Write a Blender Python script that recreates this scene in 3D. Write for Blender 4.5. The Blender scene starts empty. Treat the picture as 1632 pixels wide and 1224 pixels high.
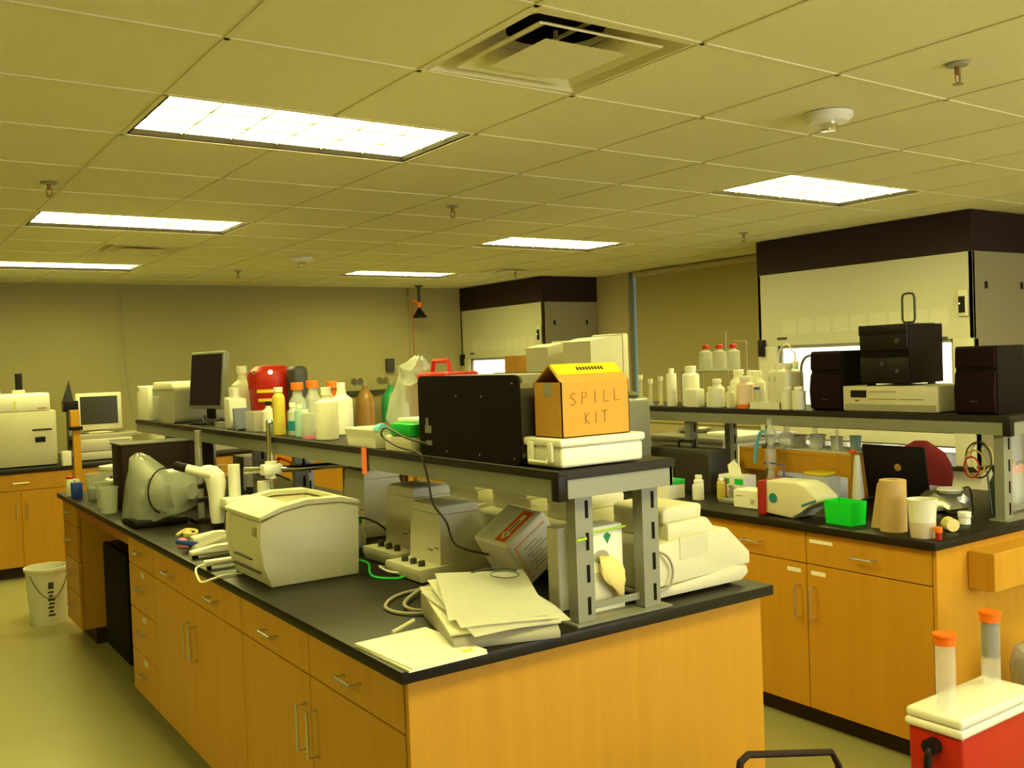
import bpy, bmesh, math, random
from mathutils import Vector, Matrix
random.seed(7)
PI = math.pi
SC = bpy.context.scene
COL = SC.collection

# ---------------------------------------------------------------- camera
cd = bpy.data.cameras.new('camera'); cam = bpy.data.objects.new('camera', cd); COL.objects.link(cam)
cd.sensor_fit = 'HORIZONTAL'; cd.sensor_width = 36.0; cd.lens = 1553.7 / 1632 * 36
cd.clip_start = 0.05; cd.clip_end = 60
Rv = Vector((0.82626864, -0.56208521, -0.03661064)); Uv = Vector((0.0441507, -0.00016835, 0.99902487)); Fv = Vector((0.56154327, 0.82707931, -0.02467733))
cam.matrix_world = Matrix(((Rv.x, Uv.x, -Fv.x, -1.08516), (Rv.y, Uv.y, -Fv.y, -2.12673), (Rv.z, Uv.z, -Fv.z, 1.66915), (0, 0, 0, 1)))
SC.camera = cam
# ---------------------------------------------------------------- world, exposure
w = bpy.data.worlds.new('world'); SC.world = w; w.use_nodes = True
w.node_tree.nodes['Background'].inputs[0].default_value = (0.95, 0.95, 0.85, 1)
w.node_tree.nodes['Background'].inputs[1].default_value = 2.2
SC.view_settings.view_transform = 'Standard'; SC.view_settings.look = 'None'
SC.view_settings.exposure = 2.25; SC.view_settings.gamma = 1.0; SC.view_settings.use_curve_mapping = False
LAMP_COL = (1.0, 0.93, 0.28); LAMP_E = 4.6           # ceiling troffer lenses
HOOD_E = 9.0                                          # fluorescent tube inside each fume hood

# ---------------------------------------------------------------- materials
MATS = {}
def mat(name, col, rough=0.5, metal=0.0, spec=0.5, trans=0.0, alpha=1.0, emit=None, es=0.0, noise=0.0, nscale=30.0, bump=0.0, bscale=200.0, ior=1.45):
    if name in MATS: return MATS[name]
    m = bpy.data.materials.new(name); m.use_nodes = True; nt = m.node_tree; b = nt.nodes['Principled BSDF']
    b.inputs['Base Color'].default_value = (*col, 1); b.inputs['Roughness'].default_value = rough
    b.inputs['Metallic'].default_value = metal; b.inputs['Specular IOR Level'].default_value = spec
    b.inputs['Transmission Weight'].default_value = trans; b.inputs['Alpha'].default_value = alpha; b.inputs['IOR'].default_value = ior
    if emit: b.inputs['Emission Color'].default_value = (*emit, 1); b.inputs['Emission Strength'].default_value = es
    tc = nt.nodes.new('ShaderNodeTexCoord')
    n = nt.nodes.new('ShaderNodeTexNoise'); n.inputs['Scale'].default_value = nscale; n.inputs['Detail'].default_value = 4
    nt.links.new(tc.outputs['Object'], n.inputs['Vector'])
    mx = nt.nodes.new('ShaderNodeMix'); mx.data_type = 'RGBA'
    k = 1 - max(noise, 0.04)
    mx.inputs['A'].default_value = (col[0]*k, col[1]*k, col[2]*k, 1); mx.inputs['B'].default_value = (*[min(1, c*(2-k)) for c in col], 1)
    nt.links.new(n.outputs['Fac'], mx.inputs['Factor']); nt.links.new(mx.outputs['Result'], b.inputs['Base Color'])
    if bump:
        n2 = nt.nodes.new('ShaderNodeTexNoise'); n2.inputs['Scale'].default_value = bscale
        nt.links.new(tc.outputs['Object'], n2.inputs['Vector'])
        bp = nt.nodes.new('ShaderNodeBump'); bp.inputs['Strength'].default_value = bump; bp.inputs['Distance'].default_value = 0.003
        nt.links.new(n2.outputs['Fac'], bp.inputs['Height']); nt.links.new(bp.outputs['Normal'], b.inputs['Normal'])
    MATS[name] = m; return m
def wood_mat(name, c1, c2, rough=0.42, grain=(14, 14, 0.9)):
    m = bpy.data.materials.new(name); m.use_nodes = True; nt = m.node_tree; b = nt.nodes['Principled BSDF']
    tc = nt.nodes.new('ShaderNodeTexCoord'); mp = nt.nodes.new('ShaderNodeMapping'); mp.inputs['Scale'].default_value = grain
    nt.links.new(tc.outputs['Object'], mp.inputs['Vector'])
    n = nt.nodes.new('ShaderNodeTexNoise'); n.inputs['Scale'].default_value = 1.6; n.inputs['Detail'].default_value = 7; n.inputs['Distortion'].default_value = 0.6
    nt.links.new(mp.outputs['Vector'], n.inputs['Vector'])
    mp2 = nt.nodes.new('ShaderNodeMapping'); mp2.inputs['Scale'].default_value = (grain[0]*9, grain[1]*9, grain[2]*3)
    nt.links.new(tc.outputs['Object'], mp2.inputs['Vector'])
    n2 = nt.nodes.new('ShaderNodeTexNoise'); n2.inputs['Scale'].default_value = 1.5; nt.links.new(mp2.outputs['Vector'], n2.inputs['Vector'])
    ad = nt.nodes.new('ShaderNodeMath'); ad.operation = 'MULTIPLY_ADD'; ad.inputs[1].default_value = 0.35
    nt.links.new(n2.outputs['Fac'], ad.inputs[0]); nt.links.new(n.outputs['Fac'], ad.inputs[2])
    r = nt.nodes.new('ShaderNodeValToRGB'); r.color_ramp.elements[0].position = 0.48; r.color_ramp.elements[1].position = 0.86
    r.color_ramp.elements[0].color = (*c1, 1); r.color_ramp.elements[1].color = (*c2, 1)
    nt.links.new(ad.outputs[0], r.inputs[0]); nt.links.new(r.outputs[0], b.inputs['Base Color'])
    b.inputs['Roughness'].default_value = rough; b.inputs['Specular IOR Level'].default_value = 0.35
    MATS[name] = m; return m
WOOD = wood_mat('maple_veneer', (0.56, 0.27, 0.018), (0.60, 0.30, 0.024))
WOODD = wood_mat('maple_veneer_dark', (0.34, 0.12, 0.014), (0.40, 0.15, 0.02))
BLACKTOP = mat('epoxy_worktop', (0.016, 0.013, 0.009), 0.38, spec=0.26, noise=0.25, nscale=9)
KICK = mat('toe_kick_rubber', (0.03, 0.014, 0.012), 0.6)
STEEL = mat('brushed_steel', (0.62, 0.61, 0.58), 0.32, 0.9)
CHROME = mat('chrome', (0.8, 0.8, 0.78), 0.12, 1.0)
FRAME = mat('grey_painted_steel', (0.27, 0.27, 0.23), 0.42, 0.2)
BEIGE = mat('beige_plastic', (0.70, 0.67, 0.52), 0.42, bump=0.05, bscale=500)
BEIGE2 = mat('warm_beige_plastic', (0.66, 0.63, 0.50), 0.45)
BEIGED = mat('darker_beige_plastic', (0.36, 0.34, 0.27), 0.5)
SEAM = mat('dark_seam', (0.10, 0.09, 0.07), 0.6)
WHITE = mat('white_plastic', (0.86, 0.85, 0.80), 0.35)
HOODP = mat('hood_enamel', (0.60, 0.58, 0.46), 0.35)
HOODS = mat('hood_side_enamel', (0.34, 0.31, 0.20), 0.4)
BLACK = mat('black_plastic', (0.010, 0.007, 0.007), 0.45, spec=.25)
BLACKM = mat('black_matte_metal', (0.009, 0.006, 0.006), 0.7, spec=0.12)
DARKBRN = mat('dark_brown_panel', (0.028, 0.012, 0.012), 0.6, spec=0.25)
GREYD = mat('dark_grey_plastic', (0.05, 0.048, 0.043), 0.5)
RED = mat('red_plastic', (0.50, 0.018, 0.008), 0.38)
REDD = mat('dark_red_plastic', (0.36, 0.015, 0.02), 0.4)
ORANGE = mat('orange_plastic', (0.85, 0.17, 0.006), 0.4)
SALMON = mat('salmon_paper', (0.95, 0.20, 0.08), 0.7)
YELLOW = mat('yellow_plastic', (0.85, 0.62, 0.02), 0.5)
GREEN = mat('green_plastic', (0.01, 0.55, 0.08), 0.4)
GREEND = mat('dark_green_plastic', (0.01, 0.24, 0.07), 0.45)
BLUE = mat('blue_plastic', (0.02, 0.06, 0.42), 0.4)
LBLUE = mat('light_blue_plastic', (0.10, 0.42, 0.70), 0.4)
TEAL = mat('teal_label', (0.01, 0.22, 0.30), 0.5)
PINK = mat('pink_film', (0.75, 0.22, 0.42), 0.35, noise=0.2)
PAPER = mat('white_paper', (0.92, 0.91, 0.84), 0.8, spec=0.1)
FAINT = mat('faint_grey_print', (0.55, 0.54, 0.44), 0.8)
INK = mat('black_ink', (0.03, 0.025, 0.02), 0.7)
PENCIL = mat('brown_marker_ink', (0.20, 0.10, 0.03), 0.8)
CARD = mat('cardboard', (0.62, 0.33, 0.075), 0.8, spec=0.1, noise=0.08, nscale=40)
CARDW = mat('kraft_paper_roll', (0.55, 0.38, 0.18), 0.8, spec=0.1)
BAG = mat('crinkled_clear_film', (0.70, 0.74, 0.70), 0.18, trans=0.45, alpha=0.72, bump=0.3, bscale=25)
HDPE = mat('milky_plastic', (0.84, 0.83, 0.74), 0.4, trans=0.12)
FROST = mat('frosted_clear_plastic', (0.62, 0.64, 0.60), 0.35, alpha=0.42)
GLASS = mat('clear_glass', (0.9, 0.95, 0.95), 0.05, alpha=0.28)
BLUELIQ = mat('pale_blue_liquid', (0.42, 0.68, 0.74), 0.2, alpha=0.85)
YELLIQ = mat('yellow_liquid', (0.62, 0.50, 0.08), 0.25, alpha=0.95)
AMBER = mat('amber_glass', (0.45, 0.10, 0.01), 0.12, alpha=0.9)
AMBERC = mat('brown_painted_steel', (0.32, 0.17, 0.05), 0.3)
GREENC = mat('green_painted_steel', (0.03, 0.30, 0.12), 0.3)
SCREEN = mat('dark_screen', (0.045, 0.043, 0.030), 0.2)
PURPLE = mat('purple_plastic', (0.12, 0.10, 0.45), 0.4)
LILAC = mat('grey_blue_plastic', (0.17, 0.19, 0.32), 0.45)
LATEX = mat('latex', (0.88, 0.72, 0.30), 0.6)
MAROON = mat('maroon_fabric', (0.13, 0.015, 0.02), 0.9, spec=0.1)
DARKLIQ = mat('dark_brown_contents', (0.07, 0.015, 0.01), 0.4)
CHARCOAL = mat('charcoal_shelf_top', (0.02, 0.016, 0.013), 0.5, spec=.3)
WALL = mat('cream_wall_paint', (0.38, 0.34, 0.16), 0.8, spec=0.15, noise=0.03, nscale=2)
SHADE = mat('tan_shade_cloth', (0.44, 0.38, 0.21), 0.9, spec=0.05)
COLUMN = mat('tan_wall_paint', (0.50, 0.43, 0.26), 0.85, spec=0.1)
CEIL = mat('ceiling_tile', (0.82, 0.77, 0.48), 0.95, spec=0.05, noise=0.05, nscale=90, bump=0.35, bscale=160)
TBAR = mat('ceiling_grid_paint', (0.78, 0.72, 0.46), 0.6)
FLOORM = mat('vinyl_floor', (0.38, 0.36, 0.17), 0.30, spec=0.4, noise=0.05, nscale=5)
LENS = mat('troffer_lens', (0.9, 0.9, 0.85), 0.6, emit=LAMP_COL, es=LAMP_E)
TUBE = mat('hood_lamp_tube', (1, 1, 1), 0.5, emit=(1.0, 0.97, 0.86), es=HOOD_E)
LED = mat('green_indicator', (0.3, 0.8, 0.1), 0.4, emit=(0.5, 0.9, 0.1), es=1.0)

# ---------------------------------------------------------------- mesh tools
class MB:
    def __init__(s): s.bm = bmesh.new(); s.M = Matrix.Identity(4)
    def at(s, x=0, y=0, z=0, rx=0, ry=0, rz=0):
        s.M = Matrix.Translation((x, y, z)) @ Matrix.Rotation(rz, 4, 'Z') @ Matrix.Rotation(ry, 4, 'Y') @ Matrix.Rotation(rx, 4, 'X'); return s
    def _v(s, p): return s.bm.verts.new(s.M @ Vector(p))
    def _f(s, vs):
        try: return s.bm.faces.new(vs)
        except ValueError: return None
    def poly(s, pts): s._f([s._v(p) for p in pts]); return s
    def box(s, x0, x1, y0, y1, z0, z1, b=0.0, seg=2):
        v = [s._v((x, y, z)) for z in (z0, z1) for y in (y0, y1) for x in (x0, x1)]
        fs = [s._f([v[i] for i in q]) for q in ((0,2,3,1),(4,5,7,6),(0,1,5,4),(2,6,7,3),(0,4,6,2),(1,3,7,5))]
        if b > 0:
            es = list({e for f in fs for e in f.edges})
            bmesh.ops.bevel(s.bm, geom=es, offset=b, segments=seg, affect='EDGES', profile=0.5)
        return s
    def loft(s, rings, cap0=True, cap1=True, closed=True):
        R = [[s._v(p) for p in r] for r in rings]
        for a, b in zip(R, R[1:]):
            n = len(a)
            for i in range(n if closed else n-1):
                j = (i+1) % n; s._f([a[i], a[j], b[j], b[i]])
        if cap0 and closed: s._f(R[0][::-1])
        if cap1 and closed: s._f(R[-1])
        return s
    def lathe(s, x, y, prof, n=20, sx=1.0, sy=1.0):
        rings = [[(x + sx*r*math.cos(2*PI*i/n), y + sy*r*math.sin(2*PI*i/n), z) for i in range(n)] for r, z in prof]
        return s.loft(rings)
    def cyl(s, x, y, z0, z1, r, r2=None, n=18): return s.lathe(x, y, [(r, z0), (r if r2 is None else r2, z1)], n)
    def cylx(s, p0, p1, r, r2=None, n=14):
        return s.tube([p0, p1], r, n=n, r2=r2)
    def tube(s, pts, r, n=8, closed=False, r2=None):
        P = [Vector(p) for p in pts]; rings = []; up = None
        m = len(P)
        for i, p in enumerate(P):
            if closed: d = P[(i+1) % m] - P[i-1]
            else: d = P[min(i+1, m-1)] - P[max(i-1, 0)]
            d.normalize()
            if up is None: up = Vector((0, 0, 1)) if abs(d.z) < 0.9 else Vector((1, 0, 0))
            a = d.cross(up); 
            if a.length < 1e-6: a = d.cross(Vector((0, 1, 0)))
            a.normalize(); b = a.cross(d); up = b
            rr = r if r2 is None else r + (r2-r)*i/(m-1)
            rings.append([p + a*rr*math.cos(2*PI*k/n) + b*rr*math.sin(2*PI*k/n) for k in range(n)])
        if closed: rings.append(rings[0])
        return s.loft(rings, not closed, not closed)
    def prism(s, pts, axis, a, b, bev=0.0, seg=2):
        def P(u, v, t): return {'x': (t, u, v), 'y': (u, t, v), 'z': (u, v, t)}[axis]
        A = [s._v(P(u, v, a)) for u, v in pts]; Bv = [s._v(P(u, v, b)) for u, v in pts]; n = len(pts)
        fs = [s._f(A), s._f(Bv[::-1])]
        for i in range(n): fs.append(s._f([A[i], Bv[i], Bv[(i+1) % n], A[(i+1) % n]]))
        if bev > 0:
            es = list({e for f in fs if f for e in f.edges})
            bmesh.ops.bevel(s.bm, geom=es, offset=bev, segments=seg, affect='EDGES', profile=0.5)
        return s
    def obj(s, name, m, parent=None, loc=None):
        bmesh.ops.recalc_face_normals(s.bm, faces=s.bm.faces[:])
        for f in s.bm.faces: f.smooth = True
        for e in s.bm.edges:
            if len(e.link_faces) != 2 or e.calc_face_angle(0) > 0.55: e.smooth = False
        me = bpy.data.meshes.new(name); s.bm.to_mesh(me); s.bm.free(); me.materials.append(m)
        o = bpy.data.objects.new(name, me); COL.objects.link(o)
        if parent: o.parent = parent
        if loc: o.location = loc
        return o
def spline(pts, n=6):
    P = [Vector(p) for p in pts]; out = []
    for i in range(len(P)-1):
        p0 = P[max(i-1, 0)]; p1 = P[i]; p2 = P[i+1]; p3 = P[min(i+2, len(P)-1)]
        for k in range(n):
            t = k/n
            out.append(0.5*((2*p1)+(-p0+p2)*t+(2*p0-5*p1+4*p2-p3)*t*t+(-p0+3*p1-3*p2+p3)*t**3))
    out.append(P[-1]); return out
def tag(o, label, cat, group=None):
    o['label'] = label; o['category'] = cat
    if group: o['group'] = group
    return o
def thing(name, label, cat, loc=(0, 0, 0), rz=0.0, group=None):
    o = bpy.data.objects.new(name, None); COL.objects.link(o); o.empty_display_size = 0.05
    o.location = loc; o.rotation_euler = (0, 0, rz); return tag(o, label, cat, group)
def struct(o): o['kind'] = 'structure'; return o
def dup(o, loc=None, rz=None, label=None, group=None, parent=None):
    c = o.copy(); COL.objects.link(c)
    if parent: c.parent = parent
    if loc: c.location = loc
    if rz is not None: c.rotation_euler = (0, 0, rz)
    if label: c['label'] = label
    if group: c['group'] = group
    for ch in [k for k in bpy.data.objects if k.parent == o]: dup(ch, parent=c)
    return c
def text(name, s, size, m, parent, loc, rot, ext=0.0006, align='CENTER'):
    cu = bpy.data.curves.new(name, 'FONT'); cu.body = s; cu.size = size; cu.extrude = ext; cu.align_x = align; cu.align_y = 'CENTER'
    t = bpy.data.objects.new(name, cu); COL.objects.link(t)
    me = bpy.data.meshes.new_from_object(t); bpy.data.objects.remove(t)
    o = bpy.data.objects.new(name, me); COL.objects.link(o); me.materials.clear(); me.materials.append(m)
    o.parent = parent; o.location = loc; o.rotation_euler = rot; return o

CT = 0.914      # worktop height
SH = 1.36       # upper shelf height
CH = 2.605      # ceiling height
# ================================================================= SETTING
XL, XR, YF, YB = -4.0, 6.2, -4.6, 8.55
def sbox(name, a, m): return struct(MB().box(*a).obj(name, m))
sbox('floor', (XL-.1, XR+.1, YF-.1, YB+.1, -.06, 0), FLOORM)
sbox('wall_back', (XL-.1, XR+.1, YB, YB+.1, 0, CH+.12), WALL)
sbox('wall_left', (XL-.1, XL, YF, YB, 0, CH+.12), WALL)
W2 = (1.2, 4.6, .95, 2.35)  # opening for the added window behind the camera
struct(MB().box(XL-.1, W2[0], YF-.1, YF, 0, CH+.12).box(W2[1], XR+.1, YF-.1, YF, 0, CH+.12).box(W2[0], W2[1], YF-.1, YF, 0, W2[2]).box(W2[0], W2[1], YF-.1, YF, W2[3], CH+.12).obj('wall_front', WALL))
w2 = MB()
for k in range(4): x = W2[0]+.02+(W2[1]-W2[0]-.04)*k/3; w2.box(x-.025, x+.025, YF-.07, YF-.02, W2[2], W2[3])
w2.box(W2[0], W2[1], YF-.07, YF-.02, W2[2], W2[2]+.05).box(W2[0], W2[1], YF-.07, YF-.02, W2[3]-.05, W2[3]); struct(w2.obj('added_window', FRAME))  # unseen window added so sky light brightens the near end
wr = MB()
WY0, WY1, WZ0 = 3.2, 6.22, 0.95
wr.box(XR, XR+.1, YF, WY0, 0, CH+.12).box(XR, XR+.1, WY1, YB, 0, CH+.12).box(XR, XR+.1, WY0, WY1, 0, WZ0)
struct(wr.obj('wall_right', COLUMN))
wn = struct(MB().box(XR+.03, XR+.07, WY0, WY0+.04, WZ0, CH).box(XR+.03, XR+.07, WY1-.03, WY1, WZ0, CH).box(XR+.03, XR+.07, WY0, WY1, WZ0, WZ0+.05).box(XR+.03, XR+.07, WY0, WY1, CH-.03, CH+.05).obj('window_1', FRAME))
MB().box(XR+.045, XR+.052, WY0+.04, WY1-.03, WZ0+.05, CH-.03).obj('pane', mat('daylight_tinted_glass', (.25, .40, .60), .1, alpha=.90), wn)  # daylight's blue painted into the pane colour, nearly opaque to hold back the sky
sb = thing('roller_blind', 'tan roller blind drawn down over the window between the fume hoods', 'blind', (XR-.015, 4.6, WZ0))
MB().box(-.004, .004, -.96, 1.46, 0, CH-.07-WZ0).obj('cloth', SHADE, sb)
MB().cylx((0, -.96, -.01), (0, 1.46, -.01), .013).obj('bottom_bar', COLUMN, sb)
MB().cylx((-.01, -.96, CH-.04-WZ0), (-.01, 1.46, CH-.04-WZ0), .03).obj('roller', COLUMN, sb)
struct(MB().box(XL, XR, YB-.012, YB, 0, .1).obj('baseboard_back', KICK))
struct(MB().box(4.66, 4.70, YB-.012, YB, .9, CH).obj('trim_1', WALL))

# suspended ceiling: individual cells, the ones with lamps or diffusers left open
GX = [-4.1, -3.4, -2.75, -2.1, -1.45, -.8, -.165, .46, 1.09, 1.755, 2.43, 3.12, 3.76, 4.39, 5.05, 5.7, 6.35]
GY = [-4.7, -4.0, -3.35, -2.7, -2.05, -1.4, -.78, -.05, .595, 1.24, 1.87, 2.57, 3.24, 3.90, 4.53, 5.2, 5.87, 6.56, 7.19, 7.87, 8.6]
def gp(i, j, z=CH, fx=0.0, fy=0.0):
    x = GX[i] + fx; return (x, GY[j] + fy + .03*(GX[i]+.165), z)
lamps = [(6, 9), (6, 13), (6, 17), (11, 9), (11, 13), (11, 17), (6, 5), (11, 5), (11, 1), (1, 9)]
diffs = [(7, 7), (7, 15), (13, 16), (13, 7)]
holes = set()
for i, j in lamps: holes |= {(i, j), (i+1, j)}
holes |= set(diffs)
cb = MB()
for i in range(len(GX)-1):
    for j in range(len(GY)-1):
        if (i, j) in holes: continue
        a, b, c, d = gp(i, j), gp(i+1, j), gp(i+1, j+1), gp(i, j+1)
        up = lambda p: (p[0], p[1], p[2]+.016)
        cb.loft([[a, b, c, d], [up(a), up(b), up(c), up(d)]])
struct(cb.obj('ceiling', CEIL))
sbox('ceiling', (XL-.1, XR+.2, YF-.1, YB+.1, CH+.13, CH+.15), WALL)
tb = MB()
inh = lambda i, j: 0 <= i < len(GX)-1 and 0 <= j < len(GY)-1 and any(i == a+1 and j == b for a, b in lamps)
for i in range(len(GX)):
    for j in range(len(GY)-1):
        if inh(i, j): continue
        a, b = gp(i, j, CH-.004), gp(i, j+1, CH-.004)
        tb.loft([[(a[0]-.009, a[1], a[2]), (a[0]+.009, a[1], a[2]), (a[0]+.009, a[1], a[2]+.008), (a[0]-.009, a[1], a[2]+.008)],
                 [(b[0]-.009, b[1], b[2]), (b[0]+.009, b[1], b[2]), (b[0]+.009, b[1], b[2]+.008), (b[0]-.009, b[1], b[2]+.008)]])
for j in range(len(GY)):
    for i in range(len(GX)-1):
        a, b = gp(i, j, CH-.004), gp(i+1, j, CH-.004)
        tb.loft([[(a[0], a[1]-.009, a[2]), (a[0], a[1]+.009, a[2]), (a[0], a[1]+.009, a[2]+.008), (a[0], a[1]-.009, a[2]+.008)],
                 [(b[0], b[1]-.009, b[2]), (b[0], b[1]+.009, b[2]), (b[0], b[1]+.009, b[2]+.008), (b[0], b[1]-.009, b[2]+.008)]])
struct(tb.obj('trim_2', TBAR))
# lamps
LL = ['ceiling troffer light nearest the camera, above the black island', 'ceiling troffer light second in the left row, above the far end of the island',
      'ceiling troffer light farthest in the left row, by the back wall', 'ceiling troffer light in front of the near fume hood',
      'ceiling troffer light second in the right row, beyond the smoke detector', 'ceiling troffer light farthest in the right row, before the far hood',
      'ceiling troffer light over the near end of the first island', 'ceiling troffer light over the near end of the second island', 'added unseen ceiling troffer light by the added window behind the camera',  # the troffer behind the camera is unseen, added to brighten the right side
      'added unseen ceiling troffer light over the left aisle']  # unseen troffer added to light the faces towards the left aisle
for (i, j), lb in zip(lamps, LL):
    a, b, c, d = gp(i, j), gp(i+2, j), gp(i+2, j+1), gp(i, j+1)
    cx = (a[0]+c[0])/2; cy = (a[1]+c[1])/2
    t = thing('ceiling_light', lb, 'light', (cx, cy, CH), 0, 'recessed fluorescent troffers in the ceiling')
    q = [Vector(p) - Vector((cx, cy, CH)) for p in (a, b, c, d)]
    def ins(k, z): return [(p.x*(1-k/abs(p.x)), p.y*(1-k/max(abs(p.y), .2)), z) for p in q]
    hb = MB(); hb.loft([ins(.010, .0), ins(.010, .10)], False, False); hb.loft([ins(.022, .0), ins(.010, .0)], False, False); hb.loft([ins(.022, .0), ins(.022, .03)], False, False); hb.loft([ins(.010, .10), ins(.011, .1001)], True, True)
    hb.obj('frame', BLACKM, t)
    MB().loft([ins(.022, .022), ins(.022, .026)]).obj('lens', LENS, t)
    gb = MB(); e = ins(.024, .014)
    L = lambda p, r, k: tuple(p[n] + (r[n]-p[n])*k for n in range(3))
    for k in range(1, 6):
        p0, p1 = L(e[0], e[1], k/6), L(e[3], e[2], k/6)
        gb.loft([[(p0[0]-.003, p0[1], p0[2]), (p0[0]+.003, p0[1], p0[2]), (p0[0]+.003, p0[1], p0[2]+.008), (p0[0]-.003, p0[1], p0[2]+.008)], [(p1[0]-.003, p1[1], p1[2]), (p1[0]+.003, p1[1], p1[2]), (p1[0]+.003, p1[1], p1[2]+.008), (p1[0]-.003, p1[1], p1[2]+.008)]])
    for k in range(1, 3):
        p0, p1 = L(e[0], e[3], k/3), L(e[1], e[2], k/3)
        gb.loft([[(p0[0], p0[1]-.004, p0[2]), (p0[0], p0[1]+.004, p0[2]), (p0[0], p0[1]+.004, p0[2]+.008), (p0[0], p0[1]-.004, p0[2]+.008)], [(p1[0], p1[1]-.004, p1[2]), (p1[0], p1[1]+.004, p1[2]), (p1[0], p1[1]+.004, p1[2]+.008), (p1[0], p1[1]-.004, p1[2]+.008)]])
    gb.obj('louvre', FRAME, t)
DL = ['large square ceiling air diffuser at the top of the photo', 'small ceiling air diffuser beside the farthest left light',
      'ceiling air diffuser in front of the far fume hood', 'ceiling air diffuser at the right edge, above the near fume hood']
for (i, j), lb in zip(diffs, DL):
    a, b, c, d = gp(i, j), gp(i+1, j), gp(i+1, j+1), gp(i, j+1)
    cx = (a[0]+c[0])/2; cy = (a[1]+c[1])/2; h = .5*min(b[0]-a[0], d[1]-a[1])-.012
    t = thing('air_diffuser', lb, 'vent', (cx, cy, CH), 0, 'square ceiling air diffusers')
    sq = lambda r, z: [(-r, -r, z), (r, -r, z), (r, r, z), (-r, r, z)]
    hx, hy = (b[0]-a[0])/2-.003, (d[1]-a[1])/2-.003
    MB().loft([[(-hx, -hy, .0), (hx, -hy, 0), (hx, hy, 0), (-hx, hy, 0)], sq(h-.012, -.003), sq(h-.05, .055), sq(h-.10, .075)], False, False).obj('frame', TBAR, t)
    ring = lambda r, z: [(r*math.cos(2*PI*k/32), r*math.sin(2*PI*k/32), z) for k in range(32)]
    def sq32(r, z):
        o = []
        for k in range(32):
            a = 2*PI*k/32; m_ = max(abs(math.cos(a)), abs(math.sin(a))); o.append((r*math.cos(a)/m_, r*math.sin(a)/m_, z))
        return o
    MB().loft([sq32(h-.09, .075), ring(.155, .085)], False, False).obj('plenum', TBAR, t)
    MB().loft([ring(.155, .084), ring(.15, .125), ring(.01, .126)], False, True).obj('duct', BLACKM, t)
    MB().loft([sq(h-.075, -.004), sq(.125, .045), sq(.128, .049), sq(h-.070, .001)], False, False).loft([sq(h-.075, -.004), sq(h-.070, .001)], False, False).obj('louvre', TBAR, t)
    MB().loft([sq(.155, -.012), sq(.10, .006)]).cyl(0, 0, .0, .08, .008, n=6).obj('centre_plate', TBAR, t)
    MB().box(-.006, .006, -h+.09, h-.09, .050, .058).obj('brace', TBAR, t)
for x, y, lb in ((2.18, .375, 'white round smoke detector on the ceiling near the camera'), (2.13, 5.72, 'white round smoke detector on the ceiling above the far shelves')):
    t = thing('smoke_detector', lb, 'smoke detector', (x, y, CH-.004), 0, 'ceiling smoke detectors')
    MB().lathe(0, 0, [(.095, 0), (.095, -.018), (.075, -.035), (.03, -.04)], 28).obj('body', WHITE, t)
    MB().lathe(0, 0, [(.036, -.038), (.036, -.062), (.028, -.07), (.0, -.072)], 20).obj('sensor', CHROME, t)
for x, y, lb in ((2.02, -.27, 'ceiling sprinkler head by the near smoke detector'), (1.945, 2.9, 'ceiling sprinkler head in the middle of the ceiling'), (-.25, 3.0, 'ceiling sprinkler head at the left edge, above the aisle'),
              (1.98, 6.9, 'ceiling sprinkler head near the back wall'), (4.73, 6.3, 'ceiling sprinkler head in front of the far hood'), (4.79, 3.2, 'ceiling sprinkler head in front of the near hood')):
    t = thing('sprinkler_head', lb, 'sprinkler', (x, y, CH-.004), 0, 'ceiling sprinkler heads')
    MB().lathe(0, 0, [(.04, 0), (.034, -.006), (.012, -.008)], 16).obj('escutcheon', BEIGED, t)
    MB().cyl(0, 0, -.035, -.006, .010, n=8).tube([(-.014, 0, -.03), (-.012, 0, -.055), (0, 0, -.064)], .003, 6).tube([(.014, 0, -.03), (.012, 0, -.055), (0, 0, -.064)], .003, 6).cyl(0, 0, -.068, -.065, .018, n=12).obj('head', AMBERC, t)
t = thing('emergency_shower', 'emergency shower head on a pipe hanging from the ceiling by the back wall', 'shower', (4.62, 8.2, CH-.004))
MB().lathe(0, 0, [(.05, 0), (.05, -.012), (.018, -.02)], 16).cyl(0, 0, -.28, -.01, .018).obj('pipe', GREYD, t)
MB().lathe(0, 0, [(.02, -.27), (.03, -.29), (.085, -.37), (.085, -.385), (.06, -.38)], 20).obj('shower_head', BLACK, t)
MB().tube([(-.10, -.01, -.17), (-.02, -.01, -.20), (.03, -.01, -.22)], .012, 8).cyl(0, 0, -.26, -.20, .030, n=12).obj('valve', ORANGE, t)
MB().tube([(-.10, -.01, -.17), (-.10, -.01, -.95)], .004, 6).obj('pull_rod', RED, t)

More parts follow.
